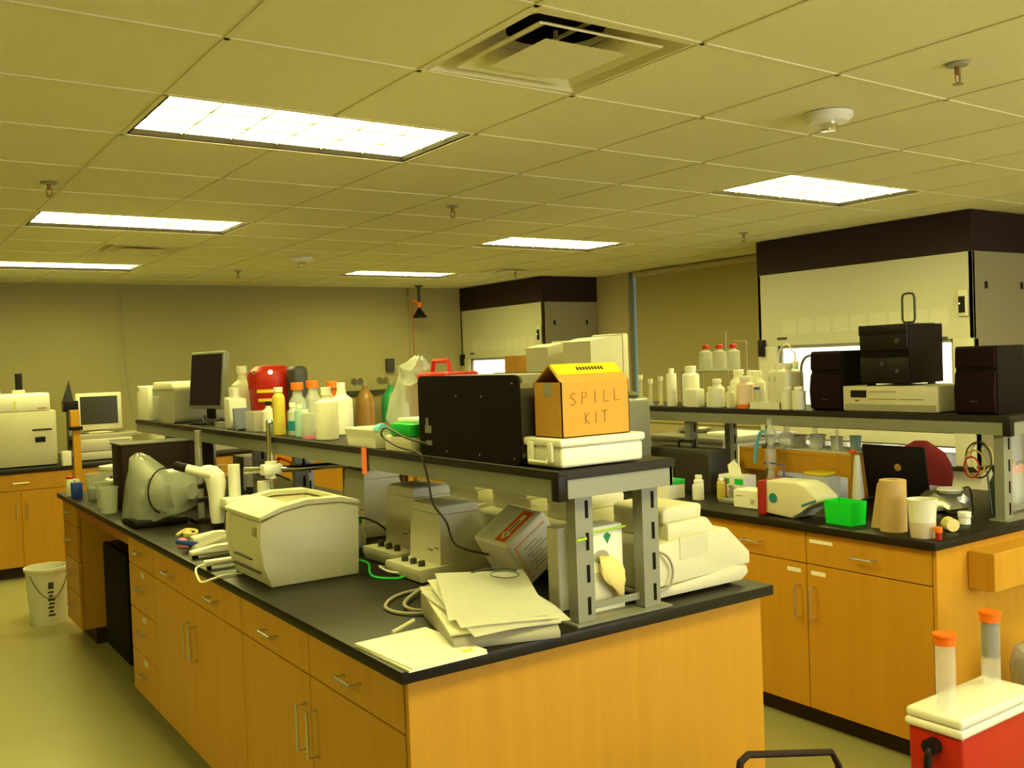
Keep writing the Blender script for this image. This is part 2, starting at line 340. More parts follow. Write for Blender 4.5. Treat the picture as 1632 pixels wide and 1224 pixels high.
# ================================================================= CASEWORK
def handle(parent, x, y, z, length, vertical, axis='x', sgn=-1, out=.032):
    h = length/2; r = .0045
    if vertical: pts = [(0, -h), (1, -h), (1, h), (0, h)]
    else: pts = [(0, -h), (1, -h), (1, h), (0, h)]
    P = []
    for o, s in pts:
        if axis == 'x': P.append((x + sgn*o*out, y + (0 if vertical else s), z + (s if vertical else 0)))
        else: P.append((x + (0 if vertical else s), y + sgn*o*out, z + (s if vertical else 0)))
    MB().tube(P, r, 8).obj('handle', STEEL, parent)
def cabinet(label, y0, y1, x0, x1, cols, kind='door', face=-1, tags=(), m=None, group='wood base cabinets of the islands'):
    """fronts on x0 if face<0; cols columns of drawer over door, or a stack of drawers"""
    m = m or WOOD
    t = thing('base_cabinet', label, 'cabinet', ((x0+x1)/2, (y0+y1)/2, 0), 0, group)
    hx, hy = (x1-x0)/2, (y1-y0)/2; fx = -hx*1.0
    MB().box(-hx+.022, hx, -hy+.001, hy-.001, .10, CT-.034).obj('body', m, t)
    MB().box(-hx+.085, hx-.002, -hy+.001, hy-.001, .0, .10).obj('toe_kick', KICK, t)
    cw = 2*hy/cols; g = .0022
    def front(a, b, za, zb, nm):
        d = MB().box(-hx, -hx+.020, a+g, b-g, za+g, zb-g, .0015, 1).obj(nm, m, t); return d
    if kind == 'door':
        for k in range(cols):
            a = -hy + k*cw; b = a+cw
            d = front(a, b, .735, .876, 'drawer'); handle(d, -hx, (a+b)/2, .80, .10, False)
            d = front(a, b, .10, .735, 'door'); s = (b-.04) if k % 2 == 0 else (a+.04)
            handle(d, -hx, s, .57, .14, True)
            ty = b-.10 if k % 2 == 0 else a+.03
            if k in tags: MB().box(-hx-.0012, -hx+.001, ty, ty+.075, .69, .708).obj('label_sticker', PAPER, t)
            if (k, 'd') in tags: MB().box(-hx-.0012, -hx+.001, b-.14, b-.02, .745+.085, .865-.02).obj('label_sticker', PAPER, t)
    else:
        zs = [.10, .31, .52, .735, .876]
        for za, zb in zip(zs, zs[1:]):
            d = front(-hy, hy, za, zb, 'drawer'); handle(d, -hx, 0, za+(zb-za)*.55, .09, False)
            if za < .7 and tags: MB().box(-hx-.0012, -hx+.001, -.06, .01, zb-.045, zb-.018).obj('label_sticker', BEIGE2, t)
    return t
def worktop(label, x0, x1, y0, y1):
    o = MB().box(-(x1-x0)/2, (x1-x0)/2, -(y1-y0)/2, (y1-y0)/2, -.033, 0, .004).obj('worktop', BLACKTOP, None, ((x0+x1)/2, (y0+y1)/2, CT))
    return tag(o, label, 'worktop')
# island one: x 0..1.35, y 0..4.8
worktop('black worktop of the near island carrying the laser printer', 0, 1.35, 0, 4.8)
cabinet('island cabinet at the near corner, two doors under two drawers, facing the left aisle', .05, 1.28, .03, .66, 2)
cabinet('island cabinet second from the near corner, facing the left aisle', 1.28, 2.50, .03, .66, 2, tags=())
cabinet('island drawer unit with paper tags beside the kneehole in the left aisle', 2.50, 2.98, .03, .66, 1, 'drawers', tags=(1,))
cabinet('island drawer unit at the far end beyond the kneehole in the left aisle', 4.33, 4.78, .03, .66, 1, 'drawers')
o = MB().box(0, .635, -.009, .009, .0, CT-.035).box(.635, 1.285, -.009, .009, .0, CT-.035).obj('end_panel', WOOD, None, (.032, .038, 0)); tag(o, 'broad wooden end panel closing the near end of the first island', 'panel')
t = thing('back_panel', 'wooden back casework of the first island under its far side', 'cabinet', (1.0, 2.4, 0))
MB().box(-.33, .318, -2.35, 2.38, .1, CT-.034).obj('body', WOOD, t); MB().box(-.33, .26, -2.35, 2.38, 0, .1).obj('toe_kick', KICK, t)
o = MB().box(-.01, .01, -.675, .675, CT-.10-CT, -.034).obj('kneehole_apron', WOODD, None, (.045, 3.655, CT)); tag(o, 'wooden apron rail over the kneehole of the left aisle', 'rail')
t = thing('mini_fridge', 'dark brown under-counter fridge standing in the kneehole', 'fridge', (.40, 3.86, 0))
MB().box(-.22, .24, -.30, .30, .02, .66, .008).obj('body', DARKBRN, t); MB().box(-.26, -.225, -.30, .30, .04, .66, .01).obj('door', BLACKM, t)
MB().box(-.2, -.16, -.27, -.23, 0, .02).box(.16, .2, .23, .27, 0, .02).box(-.2, -.16, .23, .27, 0, .02).box(.16, .2, -.27, -.23, 0, .02).obj('foot', BLACK, t)
t = thing('step_stool', 'small wooden stool with black legs pushed into the kneehole', 'stool', (.30, 3.24, 0))
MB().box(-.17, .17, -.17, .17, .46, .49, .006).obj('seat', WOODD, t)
for sx in (-1, 1):
    for sy in (-1, 1): MB().tube([(sx*.12, sy*.12, .46), (sx*.17, sy*.17, 0)], .012, 8).obj('leg', BLACK, t)
# island two: x 2.30..3.65
worktop('black worktop of the second island carrying the green box and paper roll', 2.30, 3.70, .035, 4.85)
cabinet('second island cabinet at the near corner with white label stickers', .07, 1.27, 2.33, 2.97, 2, tags=(0, 1, (0, 'd')), group='wood base cabinets of the islands')
cabinet('second island cabinet second from the near corner, mostly hidden', 1.27, 2.45, 2.33, 2.97, 2)
cabinet('second island drawer unit at the far end beyond its kneehole', 4.25, 4.8, 2.33, 2.97, 1, 'drawers')
t = thing('apron_drawer', 'wooden apron drawers over the kneehole of the second island', 'drawer', (2.36, 3.35, CT-.035))
for k in range(2): MB().box(-.01, .01, -.88+k*.9, .0+k*.88, -.10, -.002, .002, 1).obj('drawer', WOOD, t)
t = thing('back_panel', 'wooden back casework of the second island', 'cabinet', (3.35, 2.42, 0))
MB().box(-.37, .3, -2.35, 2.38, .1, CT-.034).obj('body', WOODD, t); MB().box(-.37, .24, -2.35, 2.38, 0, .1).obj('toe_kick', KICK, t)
o = MB().box(0, 1.33, -.008, .008, .0, CT-.035).obj('end_panel', WOOD, None, (2.332, .060, 0)); tag(o, 'wooden end panel of the second island behind the red cooler', 'panel')
t = thing('pull_out_box', 'wooden box drawer with a small knob fixed to the end of the second island', 'drawer', (2.79, .05, .70))
MB().box(-.25, .25, -.11, 0, 0, .15, .003, 1).obj('body', WOOD, t); MB().tube([(0, -.108, .06), (0, -.13, .06)], .006, 8).cylx((0, -.128, .06), (0, -.142, .06), .014).obj('knob', CHROME, t)
# shelf racks over islands
def post(parent, x, y, z0, z1, w=.062, d=.042, lip=.012):
    """slotted steel post, slots face -y"""
    m = MB(); hw = w/2
    m.prism([(x-hw, y), (x+hw, y), (x+hw, y+d), (x+hw-.003, y+d), (x+hw-.003, y+.003), (x-hw+.003, y+.003), (x-hw+.003, y+d), (x-hw, y+d)], 'z', z0, z1)
    m.box(x-hw-.004, x+hw+.004, y-.002, y+d, z0, z0+.006)
    p = m.obj('post', FRAME, parent)
    s = MB(); n = 4; L = (z1-z0)/n
    for k in range(n): s.box(x+.004, x+.015, y-.0015, y+.001, z0+L*k+.024, z0+L*(k+1)-.018)
    s.obj('slot', BLACKM, p)
def rack(label, x0, x1, y0, y1, ys, px):
    t = thing('reagent_rack', label, 'shelf', (x0, y0, CT))
    W = x1-x0; D = y1-y0; H = SH-CT
    MB().box(0, W, 0, D, H-.026, H, .002, 1).obj('shelf_board', CHARCOAL, t)
    MB().box(.008, W-.008, .006, .016, H-.080, H-.027).box(.008, W-.008, D-.016, D-.006, H-.080, H-.027).box(.006, .018, .006, D-.006, H-.080, H-.027).box(W-.018, W-.006, .006, D-.006, H-.080, H-.027).obj('shelf_frame', FRAME, t)
    MB().box(-.004, .03, -.004, .03, H-.084, H-.012, .003).obj('corner_cap', BLACK, t)
    for y in ys:
        for x in px: post(t, x, y, .0, H-.078)
        MB().box(px[0]+.03, px[1]-.03, y+.02, y+.026, .03, .05).box(px[0]-.05, px[1]+.06, y-.02, y+.06, .0, .006).obj('foot_plate', FRAME, t)
    return t
rack('grey steel rack with a dark shelf running along the first island', .50, .935, .0, 4.75, [.04, 2.12, 2.66, 4.30], [.115, .365])
rack('grey steel rack with a dark shelf running along the second island', 2.87, 3.34, .05, 4.75, [.05, 1.9, 3.3, 4.5], [.07, .40])

# back bench
worktop('black worktop of the bench along the back wall', -3.0, 2.95, 6.82, 8.3)
BBL = ['back bench cabinet at the left edge behind the white bucket', 'back bench cabinet behind the wooden post', 'back bench cabinet hidden behind the first island', 'back bench cabinet at the right end seen under the shelf', 'back bench cabinet outside the left edge', 'back bench cabinet far outside the left edge']
for k, x in enumerate([-.35, .45, 1.3, 2.15]):
    t = thing('base_cabinet', BBL[k], 'cabinet', (x+.4, 7.2, 0), 0, 'wood base cabinets of the back bench')
    MB().box(-.40, .40, -.33, .4, .1, CT-.034).obj('body', WOOD, t); MB().box(-.40, .40, -.27, .4, 0, .1).obj('toe_kick', KICK, t)
    d = MB().box(-.398, .398, -.352, -.332, .737, .874, .0015, 1).obj('drawer', WOOD, t); handle(d, 0, -.352, .80, .12, False, 'y')
    for s in (-1, 1):
        d = MB().box(min(0, s*.398)+.001, max(0, s*.398)-.001, -.352, -.332, .102, .733, .0015, 1).obj('door', WOOD, t); handle(d, s*.04, -.352, .57, .12, True, 'y')
# ================================================================= FUME HOODS
def hood(label, y0, y1, group='fume hoods on the right wall'):
    W = y1-y0; X0 = 5.4; D = XR-X0-.003
    t = thing('fume_hood', label, 'fume hood', (X0, y0, 0), 0, group)
    MB().box(0, D, 0, W, 2.315, CH-.008, .002, 1).obj('bulkhead', mat('bulkhead_dark', (.028, .014, .016), .6, spec=.25), t)
    MB().box(.004, .03, 0, W, 1.705, 2.312, .002, 1).obj('front_panel', HOODP, t)
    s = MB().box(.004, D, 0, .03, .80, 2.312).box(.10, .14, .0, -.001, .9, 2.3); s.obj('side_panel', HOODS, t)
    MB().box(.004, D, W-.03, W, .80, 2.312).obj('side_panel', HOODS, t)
    lat = MB()
    for x in (.15, .62): lat.box(x, x+.022, -.012, 0, 2.05, 2.10, .002, 1)
    lat.obj('latch', BLACK, t)
    MB().box(-.01, .06, 0, .155, .80, 1.705, .004).obj('jamb', HOODP, t)
    MB().box(-.01, .06, W-.20, W, .80, 1.705, .004).obj('jamb', HOODP, t)
    f = MB().box(.01, .035, .155, W-.20, 1.68, 1.72).box(.01, .035, .155, .175, 1.04, 1.70).box(.01, .035, W-.24, W-.20, 1.04, 1.70).obj('sash_frame', FRAME, t)
    MB().box(.02, .025, .175, W-.24, 1.04, 1.69).obj('sash_glass', GLASS, f)
    MB().box(-.012, .04, .155, W-.20, .925, 1.035, .004).obj('sash_rail', HOODP, t)
    MB().box(-.014, -.011, .155, W-.20, 1.030, 1.040).box(-.014, -.011, .155, W-.20, .93, .936).obj('rail_trim', BLACK, t)
    MB().box(D-.02, D-.01, .03, W-.03, .80, 2.31).box(.03, D, .03, .04, .8, 2.31).box(.03, D, W-.04, W-.03, .8, 2.31).box(.03, D, .03, W-.03, 2.0, 2.01).obj('liner', WHITE, t)
    MB().cylx((.35, .3, 1.96), (.35, W-.3, 1.96), .02).cylx((.18, .3, 1.90), (.18, W-.3, 1.90), .02).obj('lamp_tube', TUBE, t)
    MB().box(-.03, D, 0, W, .765, .798, .003).obj('work_surface', BLACKTOP, t)
    MB().box(.05, D, .0, W, .1, .764).obj('base_cabinet', HOODP, t); MB().box(.1, D, 0, W, 0, .1).obj('toe_kick', KICK, t)
    v = MB()
    n = 9
    for k in range(n):
        a = .19 + (W-.42)*k/n; v.box(.0025, .0045, a, a+(W-.42)/n-.03, 1.80, 1.925)
    v.obj('notice', mat('notice_sheet', (.66, .64, .52), .7), t)
    MB().box(-.018, .004, .03, .105, 1.86, 2.045, .004).obj('airflow_monitor', BEIGE, t)
    mm = MB().box(-.021, -.017, .05, .098, 1.885, 2.0).obj('airflow_display', BLACK, t)
    MB().box(-.023, -.02, .085, .093, 1.945, 1.955).obj('indicator', LED, t)
    MB().box(-.04, .004, W-.075, W-.02, 1.62, 1.76, .003).obj('control_box', BLACK, t)
    MB().box(-.001, .004, W-.30, W-.20, 1.755, 1.775).box(-.001, .004, .20, .30, 1.70, 1.722).obj('name_plate', GREYD, t)
    return t
hood('near fume hood with the lit interior behind the black stereo', 1.68, 3.62)
hood('far fume hood in the back corner behind the beige monitors', 6.76, 8.545)
CONT = [(2.25, .07, .10), (2.45, .06, .09), (2.68, .075, .11), (2.92, .05, .10), (3.1, .06, .12)]
for (y, r, h), lb in zip(CONT, ['white tub inside the near hood, rightmost', 'white tub inside the near hood behind the red chair', 'squat white tub inside the near hood', 'small white jar inside the near hood', 'tall white jar inside the near hood, leftmost']):
    t = thing('white_tub', lb, 'tub', (5.62, y, .7985), 0, 'white tubs inside the near hood')
    MB().lathe(0, 0, [(r*.9, 0), (r, h)], 18).obj('body', WHITE, t); MB().lathe(0, 0, [(r*1.05, h), (r*1.05, h+.015), (.01, h+.018)], 18).obj('lid', WHITE, t)
# ================================================================= CONTAINERS
def bottle(name, label, cat, loc, r, h, body=None, cap=None, neck=.38, shoulder=.74, capr=None, sq=False, capH=.13, band=None, liquid=None, group=None, rz=0):
    body = body or HDPE; cap = cap or WHITE
    t = thing(name, label, cat, loc, rz, group); nr = r*neck; c0 = h*(1-capH)
    if sq:
        m = MB().box(-r, r, -r*.8, r*.8, 0, h*shoulder, r*.18); m.cyl(0, 0, h*shoulder-.002, c0+.004, nr, n=14)
    else:
        m = MB().lathe(0, 0, [(r*.90, 0), (r, r*.10), (r, h*shoulder), (r*.96, h*(shoulder+.025)), (nr*1.25, h*(shoulder+.5*(1-capH-shoulder))), (nr, c0-.004), (nr, c0+.004)], 20)
    m.obj('body', body, t)
    cr = capr or nr*1.18
    MB().lathe(0, 0, [(cr, c0), (cr, h-.002), (cr*.92, h)], 16).obj('cap', cap, t)
    if band:
        bm, za, zb = band; MB().lathe(0, 0, [(r*1.006, h*za), (r*1.006, h*zb)], 20).obj('label_band', bm, t)
    if liquid:
        lm, lz = liquid; MB().lathe(0, 0, [(r*.88, .004), (r*.93, .01), (r*.93, h*lz)], 18).obj('liquid', lm, t)
    return t
def beaker(label, loc, r, h, m=None, liquid=None, name='beaker', group=None, taper=.86):
    m = m or FROST; t = thing(name, label, 'beaker', loc, 0, group)
    MB().lathe(0, 0, [(r*taper, 0), (r, h), (r*1.07, h+.001), (r*1.07, h-.006), (r*.97, h-.006), (r*taper*.95, .004)], 24).obj('body', m, t)
    if liquid: MB().lathe(0, 0, [(r*taper*.94, .005), (r*(taper+(1-taper)*liquid[1])*.94, h*liquid[1])], 22).obj('liquid', liquid[0], t)
    return t
S = SH+.0005; K = CT+.0005
# --- shelf one
t = thing('plastic_case', 'white plastic case with latches under the spill kit box', 'case', (.522, .012, S))
MB().box(0, .30, 0, .17, .004, .062, .010, 3).obj('base', WHITE, t); MB().box(-.006, .306, -.006, .176, .062, .086, .008, 3).obj('lid', WHITE, t)
for y in (.03, .125):
    MB().box(-.012, .0, y, y+.022, .02, .075, .003).obj('latch', WHITE, t)
MB().tube([(-.002, .05, .045), (-.016, .05, .02), (-.016, .13, .02), (-.002, .13, .045)], .004, 8).obj('handle', WHITE, t)
# spill kit box
t = thing('cardboard_box', 'open cardboard box marked SPILL KIT with a yellow label on its folded top', 'box', (.535, .02, S+.0865))
bw, bd, bh = .245, .13, .155
m = MB(); th = .003
m.box(0, bw, 0, th, 0, bh).box(0, bw, bd-th, bd, 0, bh).box(0, th, 0, bd, 0, bh).box(bw-th, bw, 0, bd, 0, bh).box(0, bw, 0, bd, 0, th)
m.obj('body', CARD, t)
fl = MB(); rz_ = .048
fl.prism([(0, bh-.001), (.055, bh+rz_), (.058, bh+rz_-.002), (.003, bh-.003)], 'x', 0, bw); fl.obj('flap', CARD, t)
fl = MB(); fl.prism([(bd, bh-.001), (.056, bh+rz_+.001), (.053, bh+rz_-.001), (bd-.003, bh-.003)], 'x', 0, bw); fl.obj('flap', CARD, t)
fl = MB(); fl.prism([(.022, bh+rz_*.40+.0008), (.055, bh+rz_+.001), (.0545, bh+rz_+.0025), (.0215, bh+rz_*.40+.0022)], 'x', .004, bw-.004); yl = fl.obj('yellow_label', YELLOW, t)
wr = MB(); 
for k in range(9):
    x = .085+k*.011; wr.prism([(.033, bh+rz_*.60+.0026), (.043, bh+rz_*.78+.0026), (.0425, bh+rz_*.78+.0032), (.0325, bh+rz_*.60+.0032)], 'x', x, x+.007)
wr.obj('label_print', INK, yl)
MB().poly([(.002, .004, bh-.002), (.002, bd-.004, bh-.002), (-.018, bd-.010, bh-.03), (-.018, .010, bh-.03)]) if False else None
MB().box(-.0008, .001, .045, .080, .115, bh).obj('packing_tape', BEIGED, t)
LET = {'S': [[(.9,.9),(.5,1),(.1,.85),(.15,.6),(.7,.45),(.85,.2),(.5,0),(.05,.1)]], 'P': [[(.1,0),(.2,1),(.8,.95),(.85,.6),(.2,.5)]], 'I': [[(.5,0),(.5,1)]],
       'L': [[(.2,1),(.2,0),(1.0,.05)]], 'K': [[(.2,0),(.2,1)], [(.9,1),(.2,.45),(.9,0)]], 'T': [[(.5,0),(.5,1)], [(-.1,.98),(1.1,1.02)]],
       'R': [[(.1,0),(.15,1),(.8,.9),(.75,.6),(.15,.5),(.9,0)]], '2': [[(.1,.8),(.4,1),(.8,.8),(.6,.45),(.1,0),(.9,.02)]]}
def hand(word, x, z, w, h, gap, y, m, parent, name='handwriting', r=.0011, sl=0.0):
    b = MB()
    for i, c in enumerate(word):
        for st in LET[c]: b.tube([(x+i*gap+u*w, y, z+v*h+sl*i) for u, v in st], r, 5)
    return b.obj(name, m, parent)
hand('SPILL', .030, .090, .021, .034, .039, -.0004, PENCIL, t, sl=.0015)
hand('KIT', .078, .035, .020, .032, .032, -.0004, PENCIL, t, sl=.001)
# black instrument
t = thing('instrument_case', 'large black instrument box with rounded aluminium corners behind the spill kit', 'instrument', (.512, .19, S))
def rr(w, h, r, n=5):
    P = []
    for cx, cz, a0 in ((w-r, r, -PI/2), (w-r, h-r, 0), (r, h-r, PI/2), (r, r, PI)):
        for k in range(n+1): a = a0+PI/2*k/n; P.append((cx+r*math.cos(a), cz+r*math.sin(a)))
    return P
BW, BH, BD = .60, .265, .30
P = rr(BW, BH, .025)
MB().prism(P, 'x', -.004, .004).obj('side_plate', BLACKM, t)
MB().prism([(u*.985+.0045, v*.985+.002) for u, v in P], 'x', .004, .016).prism([(u*.985+.0045, v*.985+.002) for u, v in P], 'x', BD-.016, BD-.004).obj('edge_rim', GREYD, t)
MB().prism(P, 'x', BD-.004, BD+.004).obj('side_plate', BLACKM, t)
MB().box(.004, BD-.004, .003, .02, .036, .225).obj('front_panel', GREYD, t)
MB().prism([(0.004, .22), (.004, .24), (.028, .263), (BW-.028, .263), (BW-.004, .24), (BW-.004, .22)], 'x', .004, BD-.004, .0).obj('top_cover', FRAME, t)
MB().prism([(0.004, .037), (.004, .024), (.028, .003), (BW-.028, .003), (BW-.004, .024), (BW-.004, .037)], 'x', .004, BD-.004).obj('bottom_cover', FRAME, t)
MB().box(.006, BD-.006, BW-.03, BW-.01, .03, .23).obj('rear_panel', GREYD, t)
MB().box(-.007, -.003, .515, .555, .075, .10).box(-.006, -.003, .535, .55, .10, .125).box(-.008, -.003, .515, .55, .035, .05).obj('socket', FRAME, t)
sc_ = MB()
for y, z in ((.03, .02), (.22, .02), (.42, .02), (.2, .2), (.35, .2), (.03, .24)): sc_.cylx((-.0055, y, z), (-.0035, y, z), .003, n=6)
sc_.obj('screw', STEEL, t)
tag(MB().tube(spline([(.5, .73, 1.40), (.46, .80, 1.42), (.44, .90, 1.45), (.46, .98, 1.42), (.47, .88, 1.385), (.475, .74, 1.37), (.475, .71, 1.34), (.49, .71, 1.28), (.50, .70, 1.20), (.53, .67, 1.14), (.56, .66, 1.06), (.66, .62, 1.02)]), .0038, 7).obj('hanging_cable', GREYD, None), 'dark cord looping from the black instrument down over the near sample mill', 'cord')
# gray/green tray, white tray
t = thing('test_tube_box', 'grey plastic box with a green lid tray beside the black instrument', 'box', (.50, .95, S))
MB().box(0, .26, -.11, .09, 0, .055, .008).obj('body', BEIGE2, t); MB().box(.0, .26, -.11, .05, .056, .10, .006).obj('green_tray', GREEN, t)
MB().box(.04, .24, -.10, .06, .1005, .115, .004).obj('lid', PAPER, t)
t = thing('plastic_tray', 'white open plastic tray holding tape reels on the shelf', 'tray', (.50, 1.12, S))
w_, d_, h_ = .27, .26, .065
MB().loft([[(.01, .01, 0), (w_-.01, .01, 0), (w_-.01, d_-.01, 0), (.01, d_-.01, 0)], [(0, 0, h_), (w_, 0, h_), (w_, d_, h_), (0, d_, h_)], [(-.008, -.008, h_), (w_+.008, -.008, h_), (w_+.008, d_+.008, h_), (-.008, d_+.008, h_)], [(-.008, -.008, h_+.004), (w_+.008, -.008, h_+.004), (w_+.008, d_+.008, h_+.004), (-.008, d_+.008, h_+.004)], [(.006, .006, h_), (w_-.006, .006, h_), (w_-.006, d_-.006, h_), (.006, d_-.006, h_)], [(.015, .015, .006), (w_-.015, .015, .006), (w_-.015, d_-.015, .006), (.015, d_-.015, .006)]]).obj('body', WHITE, t)
for (x, y, mm, lb) in ((.57, 1.20, LBLUE, 'blue tape reel standing in the white tray'), (.60, 1.24, RED, 'red tape reel behind the blue one in the white tray'), (.66, 1.18, WHITE, 'cream tape reel in the white tray')):
    t = thing('tape_reel', lb, 'tape', (x, y, S+.052), .3, 'tape reels in the white tray')
    n = 24; rg = []
    for r, yy in ((.034, -.013), (.034, .013), (.020, .013), (.020, -.013), (.034, -.013)): rg.append([(r*math.cos(2*PI*k/n), yy, r*math.sin(2*PI*k/n)) for k in range(n)])
    MB().loft(rg, False, False).obj('ring', mm, t)
tag(MB().box(-.0015, 0, 0, .042, -.10, .0).obj('paper_strip', SALMON, None, (.4995, 1.19, 1.3605)), 'salmon orange paper strip hanging from the shelf edge', 'paper strip')
# bottles of shelf one
bottle('reagent_bottle', 'large milky round bottle in the middle of the shelf', 'bottle', (.575, 1.72, S), .048, .222, capr=.021, capH=.15, neck=.36, shoulder=.70)
bottle('reagent_bottle', 'milky bottle with a white paper label right of the large round one', 'bottle', (.735, 1.92, S), .050, .235, capr=.019, capH=.12, band=(PAPER, .22, .52), shoulder=.66)
OB = 'orange capped glass media bottles'
bottle('media_bottle', 'clear glass media bottle with orange cap, leftmost of the three', 'bottle', (.64, 2.20, S), .040, .240, GLASS, ORANGE, neck=.48, shoulder=.62, capr=.029, capH=.14, liquid=(BLUELIQ, .60), group=OB)
bottle('media_bottle', 'clear glass media bottle with orange cap, middle of the three', 'bottle', (.745, 2.27, S), .042, .245, GLASS, ORANGE, neck=.48, shoulder=.62, capr=.030, capH=.14, liquid=(BLUELIQ, .25), group=OB)
bottle('media_bottle', 'amber glass media bottle with orange cap behind the labelled white bottle', 'bottle', (.86, 2.30, S), .042, .238, AMBER, ORANGE, neck=.48, shoulder=.62, capr=.026, capH=.14, group=OB)
bottle('reagent_bottle', 'yellow liquid in a milky bottle with wide white cap', 'bottle', (.555, 2.22, S), .029, .222, YELLIQ, HDPE, neck=.62, shoulder=.78, capH=.10)
bottle('wash_bottle', 'bottle with a teal label beside the yellow liquid bottle', 'bottle', (.585, 2.13, S), .024, .15, GLASS, WHITE, neck=.5, shoulder=.70, band=(TEAL, .15, .45))
bottle('wash_bottle', 'pale blue squeeze bottle in front of the media bottles', 'bottle', (.575, 2.02, S), .023, .145, BLUELIQ, HDPE, neck=.5, shoulder=.80)
bottle('wash_bottle', 'small clear bottle with blue liquid at its foot', 'bottle', (.565, 1.93, S), .024, .125, FROST, WHITE, neck=.5, shoulder=.80, liquid=(BLUELIQ, .3))
bottle('sample_jar', 'clear jar with pink base ring on the shelf edge', 'jar', (.545, 1.845, S), .027, .112, FROST, FROST, neck=.8, shoulder=.86, band=(PINK, .0, .12))
bottle('reagent_bottle', 'tall white rectangular bottle left of the red sharps bin', 'bottle', (.595, 2.95, S), .048, .215, WHITE, WHITE, neck=.42, shoulder=.74, sq=True)
bottle('reagent_bottle', 'milky dispenser bottle standing behind the white rectangular bottle', 'bottle', (.74, 3.26, S), .060, .330, HDPE, WHITE, neck=.34, shoulder=.66, capr=.028)
bottle('reagent_bottle', 'second white rectangular bottle touching the red sharps bin', 'bottle', (.62, 3.07, S), .040, .215, WHITE, WHITE, neck=.42, shoulder=.76, sq=True)
bottle('reagent_bottle', 'low white capped bottle with blue tinted contents by the tube rack', 'bottle', (.60, 2.48, S), .032, .15, HDPE, BLACK, neck=.4, shoulder=.66, liquid=None)
t = thing('sharps_container', 'red round sharps bin with yellow warning labels on the shelf', 'sharps bin', (.80, 2.97, S))
MB().lathe(0, 0, [(.105, 0), (.118, .20), (.121, .205), (.121, .235)], 28).obj('body', RED, t)
MB().lathe(0, 0, [(.123, .235), (.125, .255), (.115, .295), (.085, .322), (.04, .33)], 28).obj('lid', RED, t)
for a in (3.55, 4.35): MB().cylx((.100*math.cos(a), .100*math.sin(a), .283), (.122*math.cos(a), .122*math.sin(a), .291), .012).obj('lock_button', CHROME, t)
rg = lambda r, a0, a1, z0, z1: [[(r*math.cos(a0+(a1-a0)*k/10), r*math.sin(a0+(a1-a0)*k/10), z) for k in range(11)] for z in (z0, z1)]
MB().loft(rg(.1215, 3.7, 4.7, .182, .20), closed=False).loft(rg(.1215, 3.75, 4.7, .135, .152), closed=False).obj('warning_label', YELLOW, t)
t = thing('dark_canister', 'dark rounded canister behind the red sharps bin', 'canister', (.855, 3.02, S)) if False else thing('dark_speaker', 'dark rounded housing standing behind the red sharps bin', 'canister', (.865, 2.76, S))
MB().box(-.035, .05, -.045, .085, 0, .318, .028, 4).obj('body', GREYD, t)
t = thing('tube_rack', 'blue grey tube rack leaning beside the frosted tub', 'rack', (.58, 2.82, S))
MB().prism([(-.02, 0), (.0, 0), (.02, .11), (.0, .112)], 'x', -.04, .04).obj('frame', LILAC, t)
for y in (-.034, .034): MB().cylx((-.045, y-.02, .012), (.04, y-.02, .012), .012).obj('tube', LILAC, t)
t = thing('plastic_tub', 'frosted square plastic tub beside the tube rack', 'tub', (.60, 2.63, S))
MB().box(-.05, .05, -.075, .055, 0, .10, .008).obj('body', FROST, t)
# printer on shelf
t = thing('small_printer', 'grey beige rounded printer on the far part of the shelf', 'printer', (.67, 4.10, S))
MB().prism(rr(.50, .23, .04), 'x', -.15, .17).obj('body', BEIGED, t, (0, -.25, 0))
MB().prism([(-.24, .20), (.24, .20), (.21, .25), (-.20, .25)], 'x', -.155, .16, .012).obj('top_cover', BEIGE, t)
MB().box(-.165, -.145, .06, .20, .02, .16, .005).obj('paper_tray', FROST, t)
t = thing('white_case', 'white upright box left of the shelf printer', 'box', (.60, 4.53, S))
MB().box(-.10, .10, -.14, .14, 0, .225, .008).obj('body', WHITE, t); MB().box(-.102, -.098, .08, .14, .19, .215).obj('badge', BEIGED, t)
t = thing('flat_monitor', 'flat grey monitor turned to portrait on the shelf in front of the printer', 'monitor', (.62, 3.56, S), .25)
p_ = MB().at(0, 0, .245, 0, .10, 0).box(-.02, .02, -.22, .13, -.155, .175, .008).obj('housing', FRAME, t)
MB().at(0, 0, .245, 0, .10, 0).box(-.0225, -.0195, -.205, .115, -.135, .16).obj('screen', mat('off_lcd', (.03, .018, .03), .2), t)
MB().box(.02, .05, -.03, .03, .03, .25, .005).obj('arm', BLACK, t); MB().box(-.06, .11, -.09, .09, 0, .012, .005).obj('base', BLACK, t)
tag(MB().tube(spline([(.57, 3.42, 1.37), (.56, 3.38, 1.42), (.53, 3.33, 1.40), (.56, 3.26, 1.37), (.62, 3.28, 1.40), (.66, 3.36, 1.37)]), .003, 6).obj('monitor_cable', BLACK), 'black cable curling on the shelf below the flat monitor', 'cord')
t = thing('stacked_dishes', 'low pile of clear dishes on the shelf right of the monitor', 'dish', (.60, 3.16, S))
MB().lathe(0, 0, [(.05, 0), (.055, .012), (.05, .014), (.055, .026), (.03, .03)], 20).obj('dish', FROST, t)
